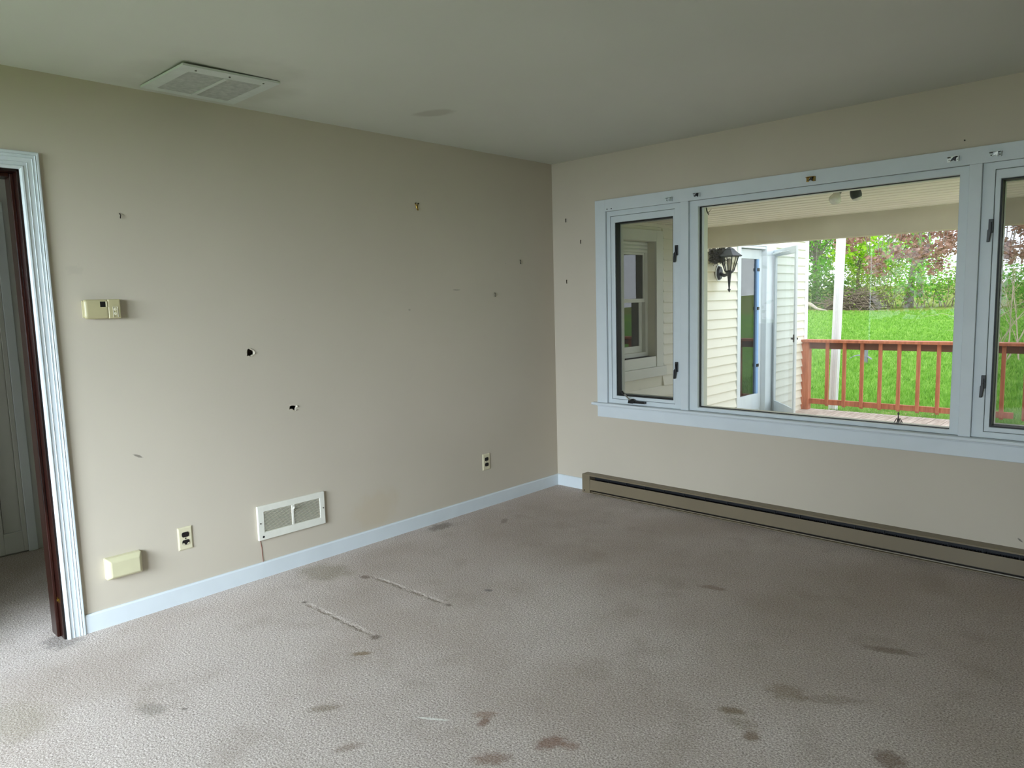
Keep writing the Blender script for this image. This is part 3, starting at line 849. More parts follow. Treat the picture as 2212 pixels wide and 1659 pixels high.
# ceiling vent ------------------------------------------------------
vx0, vx1, vy0, vy1 = 0.072, 0.528, -2.925, -2.495
t = thing('ceiling_vent', 'white two-panel ceiling vent sagging at one corner', 'air vent', (0.3, -2.71, H))
def sag(x, y):
    return 0.0015 + 0.009 * max(0, (x - vx0) / (vx1 - vx0)) * max(0, 1 - (y - vy0) / (vy1 - vy0)) + 0.002 * (x - vx0)
def slab(b, x0, x1, y0, y1, th):
    n = 6
    vs, fs = [], []
    for lay in (0, 1):
        for a in range(n + 1):
            for c_ in range(n + 1):
                x = x0 + (x1 - x0) * a / n
                y = y0 + (y1 - y0) * c_ / n
                vs.append((x, y, H - sag(x, y) - (th if lay else 0)))
    N = (n + 1) ** 2
    idx = lambda l_, a, c_: l_ * N + a * (n + 1) + c_
    for a in range(n):
        for c_ in range(n):
            fs.append((idx(0, a, c_), idx(0, a, c_ + 1), idx(0, a + 1, c_ + 1), idx(0, a + 1, c_))[::-1])
            fs.append((idx(1, a, c_), idx(1, a, c_ + 1), idx(1, a + 1, c_ + 1), idx(1, a + 1, c_)))
    for a in range(n):
        for (c_, fl2) in ((0, 1), (n, 0)):
            q = (idx(0, a, c_), idx(0, a + 1, c_), idx(1, a + 1, c_), idx(1, a, c_))
            fs.append(q if fl2 else q[::-1])
            q = (idx(0, c_, a), idx(0, c_, a + 1), idx(1, c_, a + 1), idx(1, c_, a))
            fs.append(q[::-1] if fl2 else q)
    b.add(vs, fs)
    return b
fx0, fx1, fy0, fy1 = vx0 + 0.045, vx1 - 0.075, vy0 + 0.055, vy1 - 0.05
b = B()
slab(b, vx0, fx0, vy0, vy1, 0.009)
slab(b, fx1, vx1, vy0, vy1, 0.009)
slab(b, fx0, fx1, vy0, fy0, 0.009)
slab(b, fx0, fx1, fy1, vy1, 0.009)
b.build('frame', 'vent', t)
slab(B(), fx0, fx1, -2.718, -2.700, 0.011).build('divider', 'vent', t)
for (a, c_) in ((fy0, -2.719), (-2.699, fy1)):
    b = B()
    n = 30
    for q in range(n):
        x = fx0 + (q + 0.5) * (fx1 - fx0) / n
        z_ = H - sag(x, (a + c_) / 2)
        b.add([(x - 0.0062, a, z_ - 0.0085), (x - 0.0062, c_, z_ - 0.0085), (x + 0.0058, c_, z_ - 0.005), (x + 0.0058, a, z_ - 0.005)], [(0, 1, 2, 3)])
    b.build('louvres', 'vent_d', t)
slab(B(), fx0, fx1, fy0, fy1, 0.001).build('back', 'vent_d', t)
for (x, y) in ((vx1 - 0.04, vy0 + 0.07), (vx1 - 0.04, -2.71), (vx1 - 0.04, vy1 - 0.06)):
    B().lathe([(0.0045, 0), (0.0045, -0.003), (0.002, -0.004)], Matrix.Translation((x, y, H - sag(x, y) - 0.009)), 8).build('screw', 'steel_d', t)

# baseboard heater --------------------------------------------------
hx0, hx1 = 0.294, 4.3
t = thing('baseboard_heater', 'long taupe electric baseboard heater under the window', 'heater', (2.2, -0.03, 0))
B().box((hx0, -0.070, 0), (hx0 + 0.070, 0, 0.1415)).build('end_cap', 'heater', t, 0.003)
B().tube([(hx0 + 0.022, -0.0695, 0.018), (hx0 + 0.022, -0.0712, 0.018)], 0.005, 10).build('cap_hole', 'darkhole', t)
xa = hx0 + 0.0705
tp = [(0, 0.1395), (0, 0.142), (-0.066, 0.1415), (-0.070, 0.138), (-0.070, 0.131), (-0.068, 0.131), (-0.067, 0.1375), (-0.064, 0.139)]
B().prism(tp, lambda a, c_: (xa, a, c_), lambda a, c_: (hx1, a, c_)).build('top_cover', 'heater', t)
fp = [(-0.069, 0.104), (-0.066, 0.105), (-0.062, 0.101), (-0.060, 0.101), (-0.064, 0.030), (-0.066, 0.027), (-0.072, 0.028)]
B().prism(fp, lambda a, c_: (xa + 0.003, a, c_), lambda a, c_: (hx1, a, c_)).build('front_panel', 'heater', t)
bp = [(0, 0), (-0.066, 0), (-0.066, 0.004), (-0.054, 0.006), (-0.052, 0.011), (-0.050, 0.011), (-0.050, 0.002), (0, 0.002)]
B().prism(bp, lambda a, c_: (xa, a, c_), lambda a, c_: (hx1, a, c_)).build('bottom_rail', 'heater', t)
B().box((xa, -0.003, 0.002), (hx1, 0, 0.1395)).build('back_plate', 'heater_d', t)
B().tube([(xa, -0.035, 0.07), (hx1, -0.035, 0.07)], 0.008, 10).build('heating_tube', 'fin', t)
b = B()
xx = xa + 0.04
while xx < hx1:
    b.box((xx, -0.057, 0.040), (xx + 0.0008, -0.012, 0.098))
    xx += 0.012
b.build('fins', 'heater_d', t)
xx = 0.533
while xx < hx1 - 0.02:
    B().box((xx - 0.001, -0.0665, 0.101), (xx + 0.001, -0.055, 0.1385)).build('support_clip', 'fin', t)
    xx += 0.1543
B().tube([(xa, -0.066, 0.129), (hx1, -0.066, 0.129)], 0.0018, 6).build('slot_rod', 'fin', t)

# ------------------------------------------------------------------ outdoors: deck, porch, wing
DZK = -0.08
XW = -0.15
b = B()
x = XW + 0.002
while x < 5.5:
    b.box((x, 0.152, DZK - 0.03), (x + 0.136, 5.28, DZK))
    x += 0.142
struct(b.build('deck', 'deck', None, 0.003), 'weathered grey board deck outside the picture window', 'deck')

b = B().box((XW + 0.002, 0.152, 2.150), (13.0, 2.62, 2.30))  # unseen right end extended to cut the light under the porch
yy = 0.152
while yy < 2.44:
    b.prism([(yy, 2.150), (yy, 2.122), (yy + 0.008, 2.111), (yy + 0.108, 2.111), (yy + 0.116, 2.122), (yy + 0.116, 2.150)],
            lambda a, c_: (XW + 0.002, a, c_), lambda a, c_: (13.0, a, c_))
    yy += 0.15
struct(b.build('porch_ceiling', 'porchc'), 'cream ribbed soffit over the porch seen through the picture window', 'porch ceiling')
struct(B().box((XW + 0.002, 2.45, 1.913), (13.0, 2.60, 2.149)).build('porch_beam', 'beam', None, 0.004), 'plain beige beam along the edge of the porch ceiling', 'beam')

# house wing on the left of the deck
WY1 = 5.29
wz1 = 2.128
wing = B()
WYa, WYb, WZa, WZb = 0.80, 1.65, 0.88, 1.95     # wing window opening
wing.box((XW - 0.14, 0.152, -0.5), (XW, WYa, 3.2)).box((XW - 0.14, WYb, -0.5), (XW, 3.34, 3.2)).box((XW - 0.14, 4.23, -0.5), (XW, WY1, 3.2))
wing.box((XW - 0.14, WYa, -0.5), (XW, WYb, WZa)).box((XW - 0.14, WYa, WZb), (XW, WYb, 3.2)).box((XW - 0.14, 3.34, 1.96), (XW, 4.23, 3.2)).box((XW - 0.14, 3.34, -0.5), (XW, 4.23, -0.06))
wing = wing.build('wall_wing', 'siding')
struct(wing, 'cream clapboard side wall of the house wing beside the deck', 'wall')
sd = B()
EXP = 0.0999
kz = 0.384 - 5 * EXP
while kz < 3.1:
    segs = [(0.153, WY1 - 0.08)]
    def cut_(segs, a, c_):
        out = []
        for (p, q) in segs:
            if c_ <= p or a >= q:
                out.append((p, q))
            else:
                if p < a:
                    out.append((p, a))
                if q > c_:
                    out.append((c_, q))
        return out
    if kz + EXP > WZa - 0.20 and kz < WZb + 0.12:
        segs = cut_(segs, WYa - 0.12, WYb + 0.125)
    if kz < 2.02:
        segs = cut_(segs, 3.30, 4.28)
    for (p, q) in segs:
        sd.prism([(XW + 0.0005, kz), (XW + 0.022, kz), (XW + 0.022, kz + 0.006), (XW + 0.004, kz + EXP), (XW + 0.0005, kz + EXP)],
                 lambda a, c_: (a, p, c_), lambda a, c_: (a, q, c_))
    kz += EXP
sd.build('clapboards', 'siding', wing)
B().box((XW - 0.16, WY1 - 0.08, -0.3), (XW + 0.022, WY1 + 0.02, 3.2)).build('corner_board', 'cornerb', wing, 0.004)

# wing window
w5 = thing('window_5', 'dark double-hung window in the clapboard wing, seen through the left casement', 'window', (XW, 1.2, 0.7), kind='structure')
cs = B()
cs.box((XW, WYb, WZa - 0.10), (XW + 0.022, WYb + 0.12, WZb + 0.10)).box((XW, WYa - 0.12, WZa - 0.10), (XW + 0.022, WYa, WZb + 0.10)).box((XW, WYa, WZb), (XW + 0.022, WYb, WZb + 0.10))
cs.build('casing', 'ext_trim', w5, 0.003)
B().box((XW - 0.08, WYa - 0.12, WZa - 0.19), (XW + 0.045, WYb + 0.14, WZa - 0.10)).box((XW - 0.10, WYa, WZa - 0.10), (XW + 0.015, WYb, WZa)).build('sill', 'ext_trim', w5, 0.004)
fx_ = XW - 0.075
yz_ring(WYa, WYb, WZa, WZb, WYa + 0.045, WYb - 0.045, WZa + 0.04, WZb - 0.10, fx_ - 0.05, fx_).build('frame', 'ext_trim', w5, 0.003)
hd = B()
for q in range(3):
    hd.box((fx_, WYa + 0.03, WZb - 0.03 - q * 0.034), (fx_ + 0.012, WYb - 0.03, WZb - 0.008 - q * 0.034))
hd.build('storm_track', 'ext_trim', w5, 0.002)
zm = 1.41
yz_ring(WYa + 0.045, WYb - 0.045, zm - 0.02, WZb - 0.10, WYa + 0.065, WYb - 0.065, zm + 0.015, WZb - 0.12, fx_ - 0.035, fx_ - 0.008).build('upper_sash', 'ext_trim', w5, 0.002)
yz_ring(WYa + 0.045, WYb - 0.045, WZa + 0.04, zm + 0.015, WYa + 0.095, WYb - 0.095, WZa + 0.10, zm - 0.02, fx_ - 0.060, fx_ - 0.036).build('lower_sash', 'ext_trim', w5, 0.002)
B().box((fx_ - 0.024, WYa + 0.06, zm + 0.01), (fx_ - 0.020, WYb - 0.06, WZb - 0.115)).build('upper_pane', 'glass_d', w5)
B().box((fx_ - 0.050, WYa + 0.09, WZa + 0.095), (fx_ - 0.046, WYb - 0.09, zm - 0.015)).build('lower_pane', 'glass_d', w5)
B().box((fx_ - 0.40, WYa - 0.1, WZa - 0.1), (fx_ - 0.075, WYb + 0.1, WZb + 0.1)).build('dark_interior', 'darkhole', w5)

# wing door with its storm door
d3 = thing('door_3', 'white glazed house door in the clapboard wing', 'door', (XW, 3.8, -0.06), kind='structure')
fr = B()
fr.box((XW - 0.02, 3.30, -0.07), (XW + 0.026, 3.345, 2.03)).box((XW - 0.09, 3.352, -0.07), (XW + 0.018, 3.395, 1.985))
fr.box((XW - 0.09, 4.02, -0.07), (XW + 0.030, 4.28, 2.03)).box((XW - 0.02, 3.345, 1.985), (XW + 0.026, 4.02, 2.03)).box((XW - 0.09, 3.395, 1.955), (XW + 0.018, 4.02, 1.985))
fr.build('door_frame', 'alu', d3, 0.003)
b = B()
lx = XW - 0.03
b.box((lx - 0.04, 3.397, -0.05), (lx, 3.43, 1.95)).box((lx - 0.04, 3.43, 1.84), (lx, 3.95, 1.95)).box((lx - 0.04, 3.43, -0.05), (lx, 3.95, 0.262)).box((lx - 0.04, 3.95, -0.05), (lx, 4.018, 1.95))
b.build('door_leaf', 'alu', d3, 0.003)
B().box((lx - 0.022, 3.43, 0.262), (lx - 0.018, 3.90, 1.84)).build('glass_pane', 'glass_d', d3)
B().box((lx - 0.035, 3.900, 0.262), (lx + 0.002, 3.949, 1.84)).build('edge_strip', 'bluedoor', d3, 0.003)
for z_ in (1.72, 1.27, 0.60):
    B().box((lx + 0.002, 3.895, z_ - 0.018), (lx + 0.010, 3.949, z_ + 0.018)).build('hinge', 'nail', d3, 0.002)
B().box((lx - 0.5, 3.3, -0.1), (lx - 0.06, 4.1, 2.0)).build('dark_interior', 'darkhole', d3)

st = thing('door_4', 'open white storm door with full glass swung out over the deck', 'storm door', (XW + 0.035, 4.225, -0.05), kind='structure')
TH = math.radians(40)
SM = Matrix.Translation((XW + 0.035, 4.225, 0)) @ Matrix.Rotation(math.atan2(-math.cos(TH), math.sin(TH)), 4, 'Z')
SW = 0.80
b = B()
b.box((0, -0.012, -0.05), (0.075, 0.012, 1.95), SM).box((SW - 0.05, -0.012, -0.05), (SW, 0.012, 1.95), SM)
b.box((0.075, -0.012, 1.87), (SW - 0.05, 0.012, 1.95), SM)
b.build('frame', 'alu', st, 0.003)
B().box((0.075, -0.009, -0.05), (SW - 0.05, 0.009, 0.16), SM).build('kick_panel', 'alu', st, 0.002)
B().box((0.073, -0.002, 0.16), (SW - 0.048, 0.002, 1.87), SM).build('glass_pane', 'glass_s', st)
B().tube([SM @ Vector((0.06, -0.03, 1.90)), SM @ Vector((0.42, -0.05, 1.90))], 0.014, 8).tube([SM @ Vector((0.42, -0.05, 1.90)), SM @ Vector((0.62, -0.035, 1.90))], 0.006, 6).build('closer', 'alu', st)
B().box((SW - 0.075, -0.03, 0.93), (SW - 0.015, -0.012, 0.95), SM).box((SW - 0.035, -0.02, 0.90), (SW - 0.012, -0.012, 0.985), SM).box((SW - 0.075, 0.012, 0.93), (SW - 0.015, 0.03, 0.95), SM).build('latch', 'nail', st, 0.002)

# wall lantern
lc = Vector((0.035, 2.775, 0))
t = thing('wall_lantern', 'black coach lantern on the cream clapboard wing beside the door', 'lantern', (XW, 2.86, 1.67))
pl = [(0.055 * math.cos(a), 0.08 * math.sin(a)) for a in [math.radians(22.5 + 45 * q) for q in range(8)]]
B().prism([(p * 1.35, q * 1.15) for p, q in pl], lambda a, c_: (XW + 0.018, 2.86 + a, 1.668 + c_), lambda a, c_: (XW + 0.026, 2.86 + a, 1.668 + c_)).build('mounting_block', 'ext_trim', t, 0.003)
B().prism(pl, lambda a, c_: (XW + 0.026, 2.86 + a, 1.67 + c_), lambda a, c_: (XW + 0.050, 2.86 + a * .8, 1.67 + c_ * .8)).build('back_plate', 'lantern', t, 0.003)
B().tube([(XW + 0.045, 2.86, 1.66), (XW + 0.10, 2.83, 1.640), (lc.x - 0.03, lc.y + 0.02, 1.650), (lc.x, lc.y, 1.675)], [0.020, 0.018, 0.016, 0.024], 10).build('arm', 'lantern', t, smooth=True)
T6 = Matrix.Translation((lc.x, lc.y, 0))
B().lathe([(0.004, 1.465), (0.009, 1.480), (0.018, 1.492), (0.007, 1.503), (0.010, 1.53), (0.016, 1.60), (0.022, 1.655), (0.045, 1.672), (0.047, 1.684), (0.02, 1.686)], T6, 10).build('tail_finial', 'lantern', t, smooth=True)
cg = B()
for q in range(6):
    a = math.radians(60 * q + 12)
    cg.tube([(lc.x + 0.046 * math.cos(a), lc.y + 0.046 * math.sin(a), 1.682), (lc.x + 0.094 * math.cos(a), lc.y + 0.094 * math.sin(a), 1.832)], 0.006, 5)
cg.build('cage', 'lantern', t)
hexp = lambda r_, z_: [(lc.x + r_ * math.cos(math.radians(60 * q + 12)), lc.y + r_ * math.sin(math.radians(60 * q + 12)), z_) for q in range(6)]
g = B()
for q in range(6):
    a0, a1 = hexp(0.044, 1.684)[q], hexp(0.044, 1.684)[(q + 1) % 6]
    b0, b1 = hexp(0.090, 1.830)[q], hexp(0.090, 1.830)[(q + 1) % 6]
    g.add([a0, a1, b1, b0], [(0, 1, 2, 3)])
g.build('lantern_glass', 'lampglass', t)
b = B()
rings = [hexp(0.125, 1.826), hexp(0.130, 1.834), hexp(0.085, 1.868), hexp(0.055, 1.895), hexp(0.050, 1.905), hexp(0.014, 1.925), hexp(0.010, 1.945)]
vs = [p for rg in rings for p in rg]
fs = [(i_ * 6 + q, i_ * 6 + (q + 1) % 6, (i_ + 1) * 6 + (q + 1) % 6, (i_ + 1) * 6 + q) for i_ in range(len(rings) - 1) for q in range(6)]
fs += [tuple(range(5, -1, -1)), tuple(36 + q for q in range(6))]
b.add(vs, fs).build('roof', 'lantern', t)
B().lathe([(0.012, 1.69), (0.012, 1.74), (0.022, 1.77), (0.020, 1.80), (0.006, 1.812)], T6, 10).build('bulb', 'bulb', t, smooth=True)
# nest on top of the lantern
rn = random.Random(5)
b = B()
for q in range(380):
    a = rn.uniform(0, 6.28)
    rr = 0.085 * math.sqrt(rn.random())
    c0 = Vector((XW + 0.075 + rr * .8 * math.cos(a), 2.74 + rr * 1.25 * math.sin(a), 1.775 + rn.uniform(0, 0.145)))
    d_ = Vector((rn.gauss(0, 1), rn.gauss(0, 1), rn.gauss(0, .5))).normalized() * rn.uniform(0.02, 0.05)
    b.tube([c0 - d_, c0 + Vector((0, 0, rn.uniform(-.006, .006))), c0 + d_], 0.0028, 4)
tag(b.build('bird_nest', 'nest'), 'dark twiggy bird nest wedged between the lantern roof and the siding', 'nest')

# floodlights under the porch ceiling
t = thing('porch_floodlight', 'twin floodlight fixture under the ribbed porch soffit', 'floodlight', (1.93, 0.58, 2.11))
B().box((1.82, 0.52, 2.095), (2.04, 0.64, 2.111)).build('base_plate', 'ext_trim', t, 0.004)
def aim(o, d):
    d = Vector(d).normalized()
    q = d.to_track_quat('-Z', 'Y')
    return Matrix.Translation(o) @ q.to_matrix().to_4x4()
h1 = B().lathe([(0.018, 0.0), (0.022, -0.03), (0.020, -0.05)], aim((1.89, 0.56, 2.095), (-.2, -.5, -1)), 12).build('lamp_holder', 'steel_d', t, smooth=True)
B().lathe([(0.018, -0.045), (0.024, -0.06), (0.036, -0.085), (0.036, -0.10), (0.02, -0.118)], aim((1.89, 0.56, 2.095), (-.2, -.5, -1)), 14).build('bulb', 'bulb', h1, smooth=True)
h2 = B().lathe([(0.014, 0.0), (0.026, -0.02), (0.033, -0.045), (0.034, -0.065), (0.030, -0.08)], aim((1.965, 0.57, 2.095), (.2, .3, -1)), 12).build('lamp_holder', 'lantern', t, smooth=True)
B().lathe([(0.029, -0.079), (0.026, -0.092), (0.01, -0.099)], aim((1.965, 0.57, 2.095), (.2, .3, -1)), 12).build('bulb', 'bulb', h2, smooth=True)
B().tube([(2.0, 0.60, 2.094), (2.05, 0.60, 2.085), (2.10, 0.61, 2.100)], [0.012, 0.016, 0.012], 8).build('sensor_arm', 'steel_d', t)

# deck railing
t = thing('deck_railing', 'rust-stained wooden railing along the far edge of the deck', 'railing', (1.5, 5.2, DZK))
RYc = 5.2
B().box((-0.165, 5.155, DZK), (-0.05, 5.26, 0.800)).build('post', 'rail', t, 0.004)
B().box((-0.185, 5.12, 0.800), (4.6, 5.29, 0.834)).build('cap_rail', 'rail', t, 0.004)
B().box((-0.05, 5.195, 0.715), (4.6, 5.235, 0.800)).build('upper_rail', 'rail_d', t, 0.003)
B().box((-0.05, 5.195, -0.004), (2.17, 5.235, 0.062)).box((2.36, 5.195, -0.004), (4.6, 5.235, 0.062)).build('bottom_rail', 'rail', t, 0.003)
x = 0.180
while x < 4.5:
    bb = B()
    bb.prism([(5.195, -0.022), (5.195, 0.799), (5.157, 0.799), (5.157, 0.004)], lambda a, c_: (x - 0.019, a, c_), lambda a, c_: (x + 0.019, a, c_))
    bb.build('baluster', 'rail', t, 0.002)
    x += 0.2093
B().box((4.5, 5.155, DZK), (4.6, 5.26, 0.80)).build('post', 'rail', t, 0.004)

# ground ------------------------------------------------------------
def gz(x, y):
    if y < 0:
        return -0.35
    s_ = -0.20 + (0.0304 * (y - 6) if y > 6 else 0)
    return s_ + 0.04 * math.sin(x * 0.7 + y * 0.31) * min(1, max(0, (y - 6) / 6))
b = B()
nx, ny = 50, 60
X0, X1, Y0, Y1 = -45, 25, 5.3, 75
for jy in range(ny + 1):
    y = Y0 + (Y1 - Y0) * (jy / ny) ** 1.6
    for ix in range(nx + 1):
        x = X0 + (X1 - X0) * ix / nx
        b.v.append((x, y, gz(x, y)))
for jy in range(ny):
    for ix in range(nx):
        q = jy * (nx + 1) + ix
        b.f.append((q, q + 1, q + nx + 2, q + nx + 1))
b.box((-45, 0.15, -0.6), (25, 5.3, -0.5)).box((-45, -45, -0.6), (25, YB - 0.13, -0.35))
lawn = b.build('lawn_ground', 'lawn')
struct(lawn, 'bright green lawn sloping gently up to the trees', 'lawn')

rn = random.Random(21)
b = B()
def seen(px_lo, px_hi, y):
    """x-range of the yard visible through the window at depth y"""
    out = []
    for px in (px_lo, px_hi):
        uu = (px - 1106) / 1552.89
        out.append(3.5537 + (0.7269 * uu - 0.6842) / (0.68619 * uu + 0.72018) * (y + 4.2335))
    return out
for q in range(52000):
    y = 5.5 + 25 * (rn.random() ** 2.0)
    lo, hi = seen(1690, 2260, y)
    x = rn.uniform(lo, hi)
    hh = rn.uniform(0.05, 0.12) * (1.0 if y < 12 else 0.9)
    wv = 0.004 + 0.0009 * y
    a = rn.uniform(0, 3.14)
    dx, dy = math.cos(a) * wv, math.sin(a) * wv
    lx_, ly_ = rn.gauss(0, 0.035), rn.gauss(0, 0.035)
    z_ = gz(x, y) - 0.005
    n0 = len(b.v)
    b.v += [(x - dx, y - dy, z_), (x + dx, y + dy, z_), (x + lx_, y + ly_, z_ + hh)]
    b.f.append((n0, n0 + 1, n0 + 2))
tag(b.build('lawn_grass', 'grass'), 'bright green grass blades covering the lawn', 'grass', kind='stuff')
b = B()
for q in range(1500):
    y = 5.34 + abs(rn.gauss(0, 0.45))
    x = rn.uniform(-0.6, 1.3) + rn.gauss(0, .2)
    z_ = gz(x, y) + rn.uniform(0.005, 0.05)
    sz = rn.uniform(0.015, 0.035)
    d1_ = Vector((rn.gauss(0, 1), rn.gauss(0, 1), rn.gauss(0, .4))).normalized() * sz
    d2_ = d1_.cross(Vector((rn.gauss(0, .4), rn.gauss(0, .4), 1))).normalized() * sz * .6
    c0 = Vector((x, y, z_))
    n0 = len(b.v)
    b.v += [tuple(c0 - d1_), tuple(c0 + d2_), tuple(c0 + d1_), tuple(c0 - d2_)]
    b.f.append((n0, n0 + 1, n0 + 2, n0 + 3))
tag(b.build('leaf_litter', 'leaf_litter'), 'dry tan leaf litter on the ground just past the deck edge', 'dead leaves', kind='stuff')

# white post beyond the railing
t = thing('porch_post', 'slim white fluted metal post leaning slightly beyond the railing', 'post', (0.06, 5.62, -0.25))
lean = Matrix.Translation((0.105, 5.62, -0.25)) @ Matrix.Rotation(math.radians(1.35), 4, 'Y')
b = B()
poly = []
hw_ = 0.045
prof2 = []
for side in range(4):
    a = math.radians(90 * side)
    for (p, q) in ((-hw_, hw_), (-hw_ * .45, hw_), (-hw_ * .35, hw_ - 0.008), (-hw_ * .1, hw_ - 0.008), (0, hw_), (hw_ * .1, hw_ - 0.008), (hw_ * .35, hw_ - 0.008), (hw_ * .45, hw_)):
        prof2.append((p * math.cos(a) + q * math.sin(a), -p * math.sin(a) + q * math.cos(a)))
b.prism(prof2[::-1], lambda p, q: tuple(lean @ Vector((p, q, 0.12))), lambda p, q: tuple(lean @ Vector((p, q, 3.3))))
b.build('shaft', 'post', t)
B().box((-0.055, -0.055, 0.0), (0.055, 0.055, 0.12), lean).build('foot', 'steel_d', t, 0.004)
B().box((-0.07, -0.07, 3.3), (0.07, 0.07, 3.36), lean).build('cap', 'post', t, 0.004)

# bent metal piece on the grass
gx_, gy_ = -1.29, 11.1
g0 = gz(gx_, gy_)
t = thing('bent_metal_piece', 'grey bent two-armed metal piece standing in the grass past the railing', 'metal scrap', (gx_, gy_, g0))
b = B()
for sgn in (-1, 1):
    pts = [(gx_ + sgn * a_, gy_ - sgn * 0.02 * a_, g0 + 0.17 - 0.9 * max(0, a_ - .02) ** 2 * 2.2) for a_ in (0.0, 0.07, 0.14, 0.21)]
    for p, q in zip(pts[:-1], pts[1:]):
        wa = 0.035
        b.add([(p[0], p[1] - wa, p[2]), (p[0], p[1] + wa, p[2] + .01), (q[0], q[1] + wa * .7, q[2] + .01), (q[0], q[1] - wa * .7, q[2]),
               (p[0], p[1] - wa, p[2] + .012), (p[0], p[1] + wa, p[2] + .022), (q[0], q[1] + wa * .7, q[2] + .022), (q[0], q[1] - wa * .7, q[2] + .012)],
              [(0, 1, 2, 3), (7, 6, 5, 4), (0, 3, 7, 4), (1, 5, 6, 2), (0, 4, 5, 1), (3, 2, 6, 7)])
b.build('arms', 'metal_scrap', t)
B().box((gx_ + 0.07, gy_ - 0.03, g0), (gx_ + 0.13, gy_ + 0.03, g0 + 0.30)).build('upright', 'metal_scrap', t, 0.004)

# trees and shrubs --------------------------------------------------
def limb(b, p, d, length, r0, depth, rn, seg=5, droop=0.0, kids=3, spread=0.6):
    pts, rad = [Vector(p)], [r0]
    d = Vector(d).normalized()
    for i_ in range(4):
        d = (d + Vector((rn.gauss(0, .13), rn.gauss(0, .13), rn.gauss(0, .10) - droop))).normalized()
        pts.append(pts[-1] + d * length / 4)
        rad.append(r0 * (1 - 0.17 * (i_ + 1)))
    b.tube(pts, rad, seg)
    tips = [pts[-1]]
    if depth > 0:
        for q in range(kids):
            i_ = rn.randint(1, 4)
            nd = (d + Vector((rn.gauss(0, spread), rn.gauss(0, spread), rn.gauss(0.05, spread * .6)))).normalized()
            tips += limb(b, pts[i_], nd, length * rn.uniform(.5, .75), rad[i_] * .6, depth - 1, rn, 4, droop, kids, spread)
    return tips

def leaves(b, centers, n, spread, size, rn, flat=0.5):
    for q in range(n):
        c0 = Vector(rn.choice(centers)) + Vector((rn.gauss(0, spread), rn.gauss(0, spread), rn.gauss(0, spread * .8)))
        s_ = size * rn.uniform(.6, 1.3)
        a = Vector((rn.gauss(0, 1), rn.gauss(0, 1), rn.gauss(0, flat))).normalized()
        c_ = a.cross(Vector((rn.gauss(0, 1), rn.gauss(0, 1), rn.gauss(0, 1)))).normalized()
        n0 = len(b.v)
        b.v += [tuple(c0 - a * s_ * .5), tuple(c0 + c_ * s_ * .32 - a * s_ * .05), tuple(c0 + a * s_ * .5), tuple(c0 - c_ * s_ * .32 - a * s_ * .05)]
        b.f.append((n0, n0 + 1, n0 + 2, n0 + 3))

def tree(name, label, cat, x, y, h, r0, clusters, n, spread, size, lm, bm='bark', seed=1, grp=None, lean=(0, 0)):
    rn = random.Random(seed)
    z0 = gz(x, y) - 0.05
    t = thing(name, label, cat, (x, y, z0), grp)
    b = B()
    top = Vector((x + lean[0], y + lean[1], z0 + h))
    pts = [Vector((x, y, z0)).lerp(top, q / 5) + Vector((rn.gauss(0, .04), rn.gauss(0, .04), 0)) * (q > 0) * h * .15 for q in range(6)]
    b.tube(pts, [r0 * (1.25 if q == 0 else 1 - .1 * q) for q in range(6)], 8)
    allc = []
    for cl in clusters:
        st_ = pts[rn.randint(2, 5)]
        d = Vector(cl) - st_
        for tp_ in limb(b, st_, d, d.length, r0 * .35, 1, rn, 5):
            allc.append(tp_)
        allc.append(Vector(cl))
    b.build('trunk', bm, t)
    f_ = B()
    leaves(f_, allc, n, spread, size, rn)
    f_.build('foliage', lm, t)
    return t

def shrub(name, label, cat, x, y, w_, d_, h, n, size, lm, seed, grp=None, stems=9, bm='brush'):
    rn = random.Random(seed)
    z0 = gz(x, y)
    t = thing(name, label, cat, (x, y, z0), grp)
    b, cs_ = B(), []
    for q in range(stems):
        p = Vector((x + rn.uniform(-.4, .4) * w_, y + rn.uniform(-.4, .4) * d_, z0 - .03))
        tgt = Vector((p.x + rn.gauss(0, .25) * w_, p.y + rn.gauss(0, .2) * d_, z0 + h * rn.uniform(.55, 1.0)))
        cs_ += limb(b, p, tgt - p, (tgt - p).length, 0.018, 1, rn, 4, 0, 3, .7)
    b.build('stems', bm, t)
    f_ = B()
    cs2 = [c_ for c_ in cs_] + [Vector((x + rn.uniform(-.45, .45) * w_, y + rn.uniform(-.45, .45) * d_, z0 + rn.uniform(.1, .75) * h)) for q in range(14)]
    leaves(f_, cs2, n, 0.22 * h, size, rn)
    f_.build('foliage', lm, t)
    return t

G1 = 'trees at the far edge of the lawn'
G2 = 'shrubs along the far edge of the lawn'
rt = random.Random(40)
def cl(x0, x1, z0, z1, y0, y1, n):
    return [(rt.uniform(x0, x1), rt.uniform(y0, y1), rt.uniform(z0, z1)) for q in range(n)]
tree('maple_tree', 'fresh green leafy tree left of the white post, beside the wing corner', 'tree', -10.9, 34.0, 5.5, 0.13, cl(-12.2, -9.5, 2.6, 5.2, 33, 35, 20), 2600, 0.33, 0.20, 'leaf_green', seed=2, grp=G1)
tree('yellow_green_tree', 'yellow-green leafy tree just right of the white post', 'tree', -8.9, 34.5, 5.0, 0.10, cl(-9.7, -7.6, 2.2, 4.6, 33.5, 35.5, 14), 1900, 0.30, 0.20, 'leaf_yellow', seed=3, grp=G1)
tree('slender_tree', 'grey-trunked thin tree behind the middle of the railing with sparse green leaves', 'tree', -6.15, 33.0, 6.0, 0.16, cl(-7.6, -5.2, 2.7, 4.6, 32.5, 34, 10), 700, 0.32, 0.19, 'leaf_green', seed=4, grp=G1, lean=(0.4, 0))
